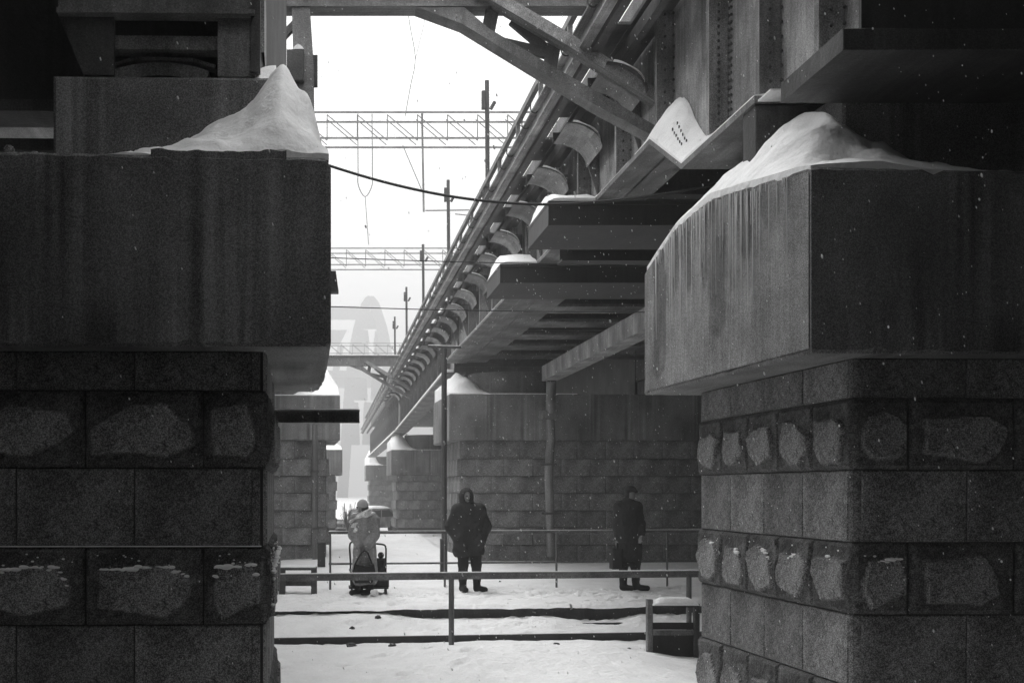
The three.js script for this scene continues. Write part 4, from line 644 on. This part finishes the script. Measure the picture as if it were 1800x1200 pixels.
// the bare figure: head with face, neck, trunk, arms with hands, legs
function figure(J) {
  const L = [];
  L.push(ell([J.head[0], J.head[1], J.head[2]], [0.075, 0.115, 0.095]), cone([J.head[0], J.head[1] - 0.05, J.head[2] + 0.03 * J.f[2]], [J.head[0] + 0.02 * J.f[0], J.head[1] - 0.09, J.head[2] + 0.045 * J.f[2]], 0.05, 0.035));
  const nose = [J.head[0] + J.f[0] * 0.1, J.head[1] - 0.015, J.head[2] + J.f[2] * 0.105]; L.push(cone([J.head[0] + J.f[0] * 0.085, J.head[1] + 0.02, J.head[2] + J.f[2] * 0.09], nose, 0.012, 0.017));
  L.push(cone(J.neck, [J.head[0], J.head[1] - 0.06, J.head[2]], 0.06, 0.055), cone(J.pelvis, J.chest, 0.13, 0.15), cone(J.chest, J.neck, 0.14, 0.07), cone(J.shL, J.shR, 0.075, 0.075));
  for (const s of ['L', 'R']) {
    L.push(cone(J['sh' + s], J['el' + s], 0.058, 0.045), cone(J['el' + s], J['wr' + s], 0.043, 0.03), cone(J['hip' + s], J['kn' + s], 0.09, 0.06), cone(J['kn' + s], J['an' + s], 0.058, 0.042), cone(J['an' + s], J['to' + s], 0.045, 0.035));
    const w = J['wr' + s], d = J['hand' + s] || [0, -1, 0], pal = [w[0] + d[0] * 0.09, w[1] + d[1] * 0.09, w[2] + d[2] * 0.09]; L.push(cone(w, pal, 0.03, 0.036));
    for (let k = -1.5; k <= 1.5; k++) L.push(cone([pal[0] + k * 0.012, pal[1], pal[2] + k * 0.014], [pal[0] + d[0] * (0.08 - Math.abs(k) * 0.012) + k * 0.012, pal[1] + d[1] * 0.08, pal[2] + d[2] * 0.08 + k * 0.014 + 0.015], 0.0105, 0.009));
    L.push(cone([w[0] + d[0] * 0.04, w[1] + d[1] * 0.04, w[2] + 0.025], [w[0] + d[0] * 0.08, w[1] + d[1] * 0.08, w[2] + 0.06], 0.013, 0.01));
  }
  return union(L, 0.025);
}
const fold = (x, y, z, s) => 0.012 * (fbm(x * 7 + s, y * 9, 2, 5) - 0.5) + 0.012 * (fbm(z * 8 + s, y * 11, 2, 6) - 0.5);
function person(label, pos, ry, J, wear) {
  const t = thing('person', label, 'person', 'people on the platform', pos); t.rotation.y = ry;
  const b = mesh('body', sdfGeo(figure(J), [-0.5, -0.02, -0.4], [0.5, 1.9, 0.45], 0.0165), M.skin, t);
  for (const w of wear) mesh(w.name, sdfGeo((x, y, z) => w.f(x, y, z) + (w.fold === 0 ? 0 : fold(x, y, z, w.s || 1)), w.lo || [-0.55, -0.02, -0.45], w.hi || [0.55, 1.95, 0.5], w.cell || 0.016), w.m, t);
  const f = J.f, side = [f[2], 0, -f[0]];                  // eyes and mouth set into the face
  for (const s of [-1, 1]) { const e = new THREE.SphereGeometry(0.014, 8, 6); e.scale(1.3, 0.7, 0.8); e.translate(J.head[0] + f[0] * 0.088 + s * side[0] * 0.032, J.head[1] + 0.012, J.head[2] + f[2] * 0.092 + s * side[2] * 0.032); mesh('eye', e, M.blackCloth, b); }
  const mo = new THREE.SphereGeometry(0.012, 8, 6); mo.scale(2, 0.5, 1); mo.rotateY(Math.atan2(f[0], f[2])); mo.translate(J.head[0] + f[0] * 0.085, J.head[1] - 0.06, J.head[2] + f[2] * 0.088); mesh('mouth', mo, M.blackCloth, b);
  return t;
}
const maxf = (f, g) => (x, y, z) => Math.max(f(x, y, z), g(x, y, z));
function boots(J, h = 0.3) { return union(['L', 'R'].flatMap(s => { const a = J['an' + s], o = J['to' + s], k = J['kn' + s]; return [cone([a[0], 0.055, a[2]], [lerp(a[0], o[0], 1.05), 0.045, lerp(a[2], o[2], 1.05)], 0.058, 0.048), cone([a[0], 0.06, a[2]], [lerp(a[0], k[0], h / (k[1] - a[1])), h, lerp(a[2], k[2], h / (k[1] - a[1]))], 0.062, 0.07)]; }), 0.03); }
function trousers(J) { return union(['L', 'R'].flatMap(s => [cone(J['hip' + s], J['kn' + s], 0.125, 0.095), cone(J['kn' + s], [J['an' + s][0], 0.2, J['an' + s][2]], 0.093, 0.072)]).concat([cone(J.pelvis, J.chest, 0.15, 0.14)]), 0.03); }

{ // man in the hooded coat, hands in pockets, facing the viewer, head turned up
  const J = { f: [0.25, 0, 0.95], head: [-0.04, 1.655, 0.03], neck: [-0.02, 1.5, 0], chest: [0, 1.3, 0], pelvis: [0, 0.95, 0], shL: [-0.18, 1.42, 0], shR: [0.18, 1.42, 0], elL: [-0.3, 1.13, -0.04], elR: [0.3, 1.13, -0.04], wrL: [-0.2, 0.93, 0.12], wrR: [0.2, 0.93, 0.12], handL: [0.5, -0.7, 0.4], handR: [-0.5, -0.7, 0.4], hipL: [-0.1, 0.9, 0], hipR: [0.1, 0.9, 0], knL: [-0.1, 0.48, 0.03], knR: [0.13, 0.48, 0.02], anL: [-0.1, 0.08, -0.02], anR: [0.15, 0.08, -0.02], toL: [-0.08, 0.05, 0.16], toR: [0.26, 0.05, 0.12] };
  const coat = union([cone([-0.09, 0.72, 0], [-0.08, 1.3, 0], 0.19, 0.17), cone([0.09, 0.72, 0], [0.08, 1.3, 0], 0.19, 0.17), cone([0, 1.3, 0], J.neck, 0.19, 0.12), cone(J.shL, J.shR, 0.115, 0.115), cone(J.shL, J.elL, 0.115, 0.105), cone(J.elL, [-0.19, 0.9, 0.12], 0.105, 0.09), cone([-0.19, 0.9, 0.12], [-0.12, 0.8, 0.15], 0.085, 0.07), cone(J.shR, J.elR, 0.115, 0.105), cone(J.elR, [0.19, 0.9, 0.12], 0.105, 0.09), cone([0.19, 0.9, 0.12], [0.12, 0.8, 0.15], 0.085, 0.07)], 0.05);
  const hoodO = union([ell([-0.04, 1.665, -0.01], [0.125, 0.15, 0.14]), cone([-0.03, 1.5, -0.02], [-0.04, 1.6, 0], 0.13, 0.12)], 0.04), face = ell([-0.03, 1.655, 0.16], [0.07, 0.105, 0.14]);
  person('man in a black hooded winter coat facing the camera, hands in his pockets', [at(824, 1040, 21.8).x, 0.0, -21.8], 0.05, J, [
    { name: 'coat', f: maxf(coat, (x, y, z) => 0.62 + 0.02 * Math.sin(x * 9) - y), m: M.blackCoat, s: 2 },
    { name: 'hood', f: maxf(hoodO, (x, y, z) => -face(x, y, z)), m: M.blackCoat, lo: [-0.25, 1.3, -0.25], hi: [0.25, 1.9, 0.25], cell: 0.012, fold: 0 },
    { name: 'trousers', f: trousers(J), m: M.blackCloth, lo: [-0.35, 0.1, -0.3], hi: [0.35, 1.4, 0.3], s: 5 },
    { name: 'boots', f: boots(J), m: M.leather, lo: [-0.35, -0.02, -0.3], hi: [0.4, 0.5, 0.35], cell: 0.012, fold: 0 }]);
}
{ // tall man in dark overcoat turned to the right, with a bag
  const J = { f: [0.95, 0, 0.3], head: [0.04, 1.71, 0.02], neck: [0, 1.55, 0], chest: [-0.02, 1.34, 0], pelvis: [0, 0.99, 0], shL: [-0.15, 1.46, -0.02], shR: [0.13, 1.46, 0.04], elL: [-0.2, 1.18, 0.0], elR: [0.2, 1.18, 0.05], wrL: [-0.2, 0.92, 0.03], wrR: [0.2, 0.98, 0.16], handL: [0, -1, 0], handR: [-0.3, -0.8, 0.3], hipL: [-0.09, 0.93, -0.02], hipR: [0.09, 0.93, 0.02], knL: [-0.09, 0.5, 0.0], knR: [0.11, 0.5, 0.03], anL: [-0.09, 0.08, 0], anR: [0.13, 0.08, 0.03], toL: [0.02, 0.05, 0.1], toR: [0.30, 0.05, 0.1] };
  const coat = union([cone([-0.05, 0.6, 0], [-0.06, 1.36, 0], 0.18, 0.16), cone([0.06, 0.6, 0.01], [0.05, 1.36, 0.01], 0.18, 0.16), cone([0, 1.36, 0], J.neck, 0.17, 0.11), cone(J.shL, J.shR, 0.11, 0.11), cone(J.shL, J.elL, 0.1, 0.085), cone(J.elL, [-0.2, 0.96, 0.03], 0.085, 0.07), cone(J.shR, J.elR, 0.1, 0.085), cone(J.elR, [0.2, 1.02, 0.14], 0.085, 0.07)], 0.05);
  const cap = union([ell([0.035, 1.77, 0.015], [0.105, 0.075, 0.11]), cone([0.08, 1.745, 0.05], [0.13, 1.74, 0.07], 0.03, 0.02)], 0.02);
  const hair = maxf(ell([0.02, 1.715, 0.0], [0.09, 0.12, 0.1]), (x, y, z) => (x - 0.06) * 1 + (1.66 - y) * 0.3);
  const px = at(1105, 1037, 22.1).x, t = person('tall man in a dark overcoat in the shade, turned to the right with a bag', [px, 0.0, -22.1], 0, J, [
    { name: 'coat', f: maxf(coat, (x, y, z) => 0.52 - y), m: M.blackCoat, s: 7 },
    { name: 'cap', f: cap, m: M.blackCloth, lo: [-0.2, 1.6, -0.2], hi: [0.25, 1.95, 0.25], cell: 0.01, fold: 0 },
    { name: 'hair', f: hair, m: M.blackCloth, lo: [-0.2, 1.5, -0.2], hi: [0.25, 1.9, 0.25], cell: 0.01, fold: 0 },
    { name: 'trousers', f: trousers(J), m: M.blackCloth, lo: [-0.35, 0.1, -0.3], hi: [0.35, 1.45, 0.3], s: 9 },
    { name: 'boots', f: boots(J, 0.2), m: M.leather, lo: [-0.35, -0.02, -0.3], hi: [0.42, 0.5, 0.35], cell: 0.012, fold: 0 }]);
  const bag = thing('shoulder_bag', 'black bag hanging at the side of the tall man in the shade', 'bag'); bag.position.set(px - 0.23, 0, -22.05);
  mesh('pouch', box(-0.09, 0.09, 0.38, 0.74, -0.16, 0.16, 0.03), M.leather, bag); mesh('strap', tube([[0, 0.72, -0.1], [0.02, 0.84, 0], [0, 0.72, 0.1]], 0.012, 16, 6), M.leather, bag);
}
{ // woman in the long grey coat and big pale scarf, turned away to the left
  const J = { f: [-0.85, 0, -0.4], head: [-0.03, 1.47, 0.02], neck: [0, 1.34, 0], chest: [0.01, 1.16, 0], pelvis: [0.02, 0.85, 0], shL: [-0.15, 1.26, 0.03], shR: [0.16, 1.26, -0.01], elL: [-0.18, 1.02, 0.08], elR: [0.18, 1.02, 0.04], wrL: [-0.1, 0.82, 0.17], wrR: [0.05, 0.82, 0.19], handL: [0.3, -0.9, 0.1], handR: [-0.1, -0.95, 0.05], hipL: [-0.08, 0.8, 0], hipR: [0.1, 0.8, 0], knL: [-0.08, 0.42, 0.02], knR: [0.1, 0.42, 0.02], anL: [-0.08, 0.07, 0], anR: [0.1, 0.07, 0], toL: [-0.2, 0.045, 0.06], toR: [-0.02, 0.045, 0.08] };
  const coat = union([cone([-0.04, 0.3, 0], [-0.03, 1.1, 0], 0.17, 0.135), cone([0.07, 0.3, 0], [0.05, 1.1, 0], 0.17, 0.135), cone([0.01, 1.1, 0], J.neck, 0.17, 0.1), cone(J.shL, J.shR, 0.1, 0.1), cone(J.shL, J.elL, 0.1, 0.085), cone(J.elL, [-0.1, 0.86, 0.16], 0.085, 0.065), cone(J.shR, J.elR, 0.1, 0.085), cone(J.elR, [0.06, 0.86, 0.18], 0.085, 0.065)], 0.045);
  const scarf = union([cone([-0.16, 1.25, 0.06], [0.02, 1.38, 0.07], 0.075, 0.07), cone([0.02, 1.38, 0.05], [0.14, 1.33, -0.04], 0.075, 0.07), cone([-0.14, 1.3, -0.06], [0.08, 1.38, -0.09], 0.075, 0.07), cone([-0.18, 1.24, 0.07], [-0.15, 1.08, 0.13], 0.06, 0.045)], 0.04);
  const hat = maxf(union([ell([-0.025, 1.50, 0.02], [0.1, 0.115, 0.11])], 0.02), (x, y, z) => (1.475 - y) + 0.3 * (-x - 0.03));
  const hair = ell([-0.005, 1.45, 0.035], [0.085, 0.09, 0.085]);
  const px = at(640, 1046, 21.1).x;
  person('woman in a long pale grey coat and wide light scarf, turned away', [px, 0.0, -21.1], 0, J, [
    { name: 'coat', f: maxf(coat, (x, y, z) => 0.17 + 0.015 * Math.sin(x * 14) - y), m: M.greyCoat, s: 12, hi: [0.5, 1.7, 0.45] },
    { name: 'scarf', f: (x, y, z) => scarf(x, y, z) + 0.012 * Math.sin((x * 0.6 - y) * 60), m: M.paleScarf, s: 13, lo: [-0.35, 0.95, -0.3], hi: [0.35, 1.6, 0.35], cell: 0.012 },
    { name: 'hat', f: hat, m: M.paleHat, lo: [-0.2, 1.3, -0.2], hi: [0.2, 1.7, 0.25], cell: 0.01, fold: 0 },
    { name: 'hair', f: hair, m: M.iron, lo: [-0.2, 1.3, -0.2], hi: [0.2, 1.65, 0.25], cell: 0.01, fold: 0 },
    { name: 'boots', f: boots(J, 0.22), m: M.leather, lo: [-0.35, -0.02, -0.3], hi: [0.35, 0.4, 0.35], cell: 0.012, fold: 0 }]);
  const bag = thing('shopping_bag', 'big black shopping bag held in front of the grey-coated woman', 'bag'); bag.position.set(px - 0.01, 0, -20.86);
  mesh('sack', prism([[-0.16, 0.54], [-0.19, 0.40], [-0.15, 0.22], [0.14, 0.22], [0.19, 0.40], [0.17, 0.54], [0.05, 0.5], [-0.06, 0.51]].reverse(), -0.07, 0.07), M.leather, bag);
  for (const dz of [-0.05, 0.05]) mesh('handle', tube([[-0.15, 0.53, dz], [-0.04, 0.72, dz * 0.4], [0.02, 0.755, 0], [0.06, 0.72, dz * 0.4], [0.14, 0.53, dz]], 0.013, 24, 6), M.leather, bag);
  const cart = thing('luggage_trolley', 'dark low luggage trolley with a bent tube handle at the woman’s feet', 'trolley'); cart.position.set(px, 0, -21.5);
  mesh('handle_frame', tube([[-0.21, 0.1, 0], [-0.22, 0.5, 0], [-0.22, 0.86, 0], [-0.16, 0.88, 0], [0.2, 0.85, 0], [0.37, 0.82, 0], [0.385, 0.78, 0], [0.385, 0.5, 0], [0.385, 0.1, 0]], 0.016, 80, 8), M.iron, cart);
  mesh('platform', box(-0.25, 0.42, 0.09, 0.12, -0.2, 0.25), M.iron, cart);
  mesh('load', box(-0.2, 0.43, 0.122, 0.24, 0.0, 0.24, 0.02), M.blackCloth, cart);
  mesh('standing_pack', box(0.22, 0.37, 0.245, 0.6, -0.08, 0.1, 0.03), M.blackCloth, cart);
  mesh('pack_knob', new THREE.IcosahedronGeometry(0.055, 2).translate(0.3, 0.65, 0.01), M.blackCloth, cart);
  for (const x of [-0.2, 0.38]) for (const z of [-0.15, 0.2]) { const w = new THREE.CylinderGeometry(0.05, 0.05, 0.03, 14); w.rotateZ(Math.PI / 2); w.translate(x, 0.05, z); mesh('wheel', w, M.rubber, cart); }
  { const g = new THREE.IcosahedronGeometry(0.07, 3), p = g.attributes.position; for (let i = 0; i < p.count; i++) { const k = 0.8 + 0.5 * fbm(p.getX(i) * 20 + 5, p.getY(i) * 20 + p.getZ(i) * 9, 2, 4); p.setXYZ(i, p.getX(i) * k, p.getY(i) * k * 0.8, p.getZ(i) * k); } g.computeVertexNormals(); g.translate(px + 0.17, 0.06, -20.8); single('plastic_bag', g, M.plastic, 'small crumpled white bag at the feet of the grey-coated woman', 'bag'); }
}
// ---------------------------------------------------------------- parked car in the haze
{ const t = thing('parked_car', 'snow-covered parked car in the haze behind the woman', 'car'); t.position.set(at(645, 0, 70).x, -0.66, -70); t.rotation.y = 0.75;
  const body = [[-2, 0.3], [-2.05, 0.62], [-1.9, 0.8], [-0.95, 0.88], [-0.35, 1.36], [1.0, 1.40], [1.6, 0.98], [1.98, 0.92], [2.02, 0.35]];
  mesh('body', prism(body, -0.82, 0.82), M.steelPale, t);
  for (const s of [-1, 1]) { mesh('side_window', prism([[-0.72, 0.9], [-0.3, 1.28], [0.28, 1.31], [0.28, 0.92]].reverse(), s * 0.825 - 0.006, s * 0.825 + 0.006), M.glassDark, t); mesh('side_window', prism([[0.36, 0.92], [0.36, 1.31], [0.95, 1.32], [1.35, 0.96]].reverse(), s * 0.825 - 0.006, s * 0.825 + 0.006), M.glassDark, t); mesh('headlight', box(-2.06, -1.98, 0.6, 0.72, s * 0.55 - 0.15, s * 0.55 + 0.15), M.plastic, t);
    for (const x of [-1.3, 1.3]) { const w = new THREE.CylinderGeometry(0.31, 0.31, 0.2, 20); w.rotateX(Math.PI / 2); w.translate(x, 0.3, s * 0.75); const o = mesh('wheel', w, M.rubber, t); const h = new THREE.CylinderGeometry(0.17, 0.17, 0.03, 14); h.rotateX(Math.PI / 2); h.translate(x, 0.3, s * 0.86); mesh('rim', h, M.steel, o); } }
  mesh('windscreen', bar([-0.92, 0.95, 0], [-0.40, 1.34, 0], 1.45, 0.05), M.glassDark, t);
  mesh('roof_snow', snowPatch(-0.4, 1.05, -0.8, 0.8, 14, 14, (x, z) => 1.42 + 0.13 * Math.pow(Math.max(0, (1 - Math.pow((x - 0.32) / 0.73, 4)) * (1 - Math.pow(z / 0.8, 4))), 0.5), () => 1.38), M.snow, t);
  mesh('bonnet_snow', snowPatch(-2.0, -0.98, -0.78, 0.78, 14, 14, (x, z) => 0.86 + 0.12 * Math.pow(Math.max(0, (1 - Math.pow((x + 1.49) / 0.51, 4)) * (1 - Math.pow(z / 0.78, 4))), 0.5), () => 0.8), M.snow, t);
  mesh('grille', box(-2.07, -2.0, 0.4, 0.56, -0.5, 0.5), M.iron, t); }
[['bare twiggy shrub behind the woman, left of the parked car', 611, 64, 1.5, 9], ['smaller bare shrub in the haze beside the farthest pier', 632, 78, 1.1, 10]].forEach(([lab, px, D, h, sd]) => {
  const t = thing('bare_shrub', lab, 'shrub', 'bare shrubs in the haze', [at(px, 0, D).x, -0.75, -D]), R = rng(sd), tw = []; mesh('stem', pipe([0, 0, 0], [0.03, h * 0.5, 0], 0.04, 6), M.earth, t);
  for (let k = 0; k < 42; k++) { const a = R() * 6.28, r = 0.1 + R() * 0.32, y0 = h * (0.1 + R() * 0.4); tw.push(tube([[0, y0, 0], [Math.cos(a) * r * 0.5, y0 + h * 0.25, Math.sin(a) * r * 0.5], [Math.cos(a) * r, y0 + h * (0.45 + R() * 0.4), Math.sin(a) * r]], 0.012, 6, 4)); }
  tag(mesh('twigs', mergeGeometries(tw), M.earth, t), null, null, null, 'stuff'); });
// low kerb wall across the far end of the snow field
single('far_low_wall', box(-30, 3.2, -1, -0.28, -76.4, -76), M.concrete, 'low dark wall across the far end of the snow field', 'wall');

// ---------------------------------------------------------------- clods on the snow
[[617, 1147, 13.9, 0.07, 'dark clod lying in the foreground snow left of the railing post'], [690, 1151, 13.6, 0.04, 'thin dark twig-like clod in the foreground snow near the railing post'], [978, 1134, 14.4, 0.045, 'round dark clod on the foreground snow right of the railing post'], [1107, 1139, 14.1, 0.025, 'tiny dark clod on the foreground snow near the fence panel'], [664, 1070, 18.6, 0.06, 'dark lump against the platform edge below the woman'], [619, 1088, 18.2, 0.05, 'dark lump in the trackbed snow left of the railing post'], [949, 1087, 18.0, 0.03, 'small dark lump in the trackbed snow right of the railing post'], [879, 1020, 24, 0.035, 'small dark lump on the platform to the right of the hooded man']].forEach(([px, py, D, r, lab], i) => {
  const p = at(px, py, D), y = dS(p.x, D) > 18.86 ? platH(p.x, D) : groundH(p.x, D), g = new THREE.IcosahedronGeometry(r, 2), q = g.attributes.position;
  for (let k = 0; k < q.count; k++) { const f = 0.25 + 0.95 * fbm(q.getX(k) / r * 2 + i * 5, q.getY(k) / r * 2 + q.getZ(k) / r, 2, 7); q.setXYZ(k, q.getX(k) * f * (i === 1 ? 1.6 : 1.2), q.getY(k) * f * 0.7, q.getZ(k) * f); } g.computeVertexNormals(); g.scale(0.85, 1, 0.85); g.translate(p.x, y + r * 0.15, -D);
  single('clod', uvBox(g), M.iron, lab, 'clod', 'clods in the snow');
});
// ---------------------------------------------------------------- falling snow
{ const R = rng(404), n = 14000, g = new THREE.IcosahedronGeometry(1, 0), im = new THREE.InstancedMesh(g, M.flake, n), m4 = new THREE.Matrix4(), q = new THREE.Quaternion(), e = new THREE.Euler();
  for (let i = 0; i < n; i++) { const D = 4.5 + Math.pow(R(), 0.7) * 30, lat = Math.pow(R(), 0.7), p = new THREE.Vector3(lerp(-0.12 * D - 0.5, 0.56 * D, lat), lerp(EYE - 0.16 * D, EYE + 0.4 * D, R()), -D), s = 0.0012 + R() * 0.0018 + Math.pow(R(), 6) * 0.003; e.set(R() * 3, R() * 3, 0.25); q.setFromEuler(new THREE.Euler(0.1, 0, 0.2 + R() * 0.2)); m4.compose(p, q, new THREE.Vector3(s, s * (1.4 + R() * 1.2), s)); im.setMatrixAt(i, m4); }
  im.name = 'falling_snow'; im.userData = { kind: 'stuff', label: 'snowflakes drifting down through the air', category: 'snowflakes' }; scene.add(im); }
renderer.render(scene, camera);
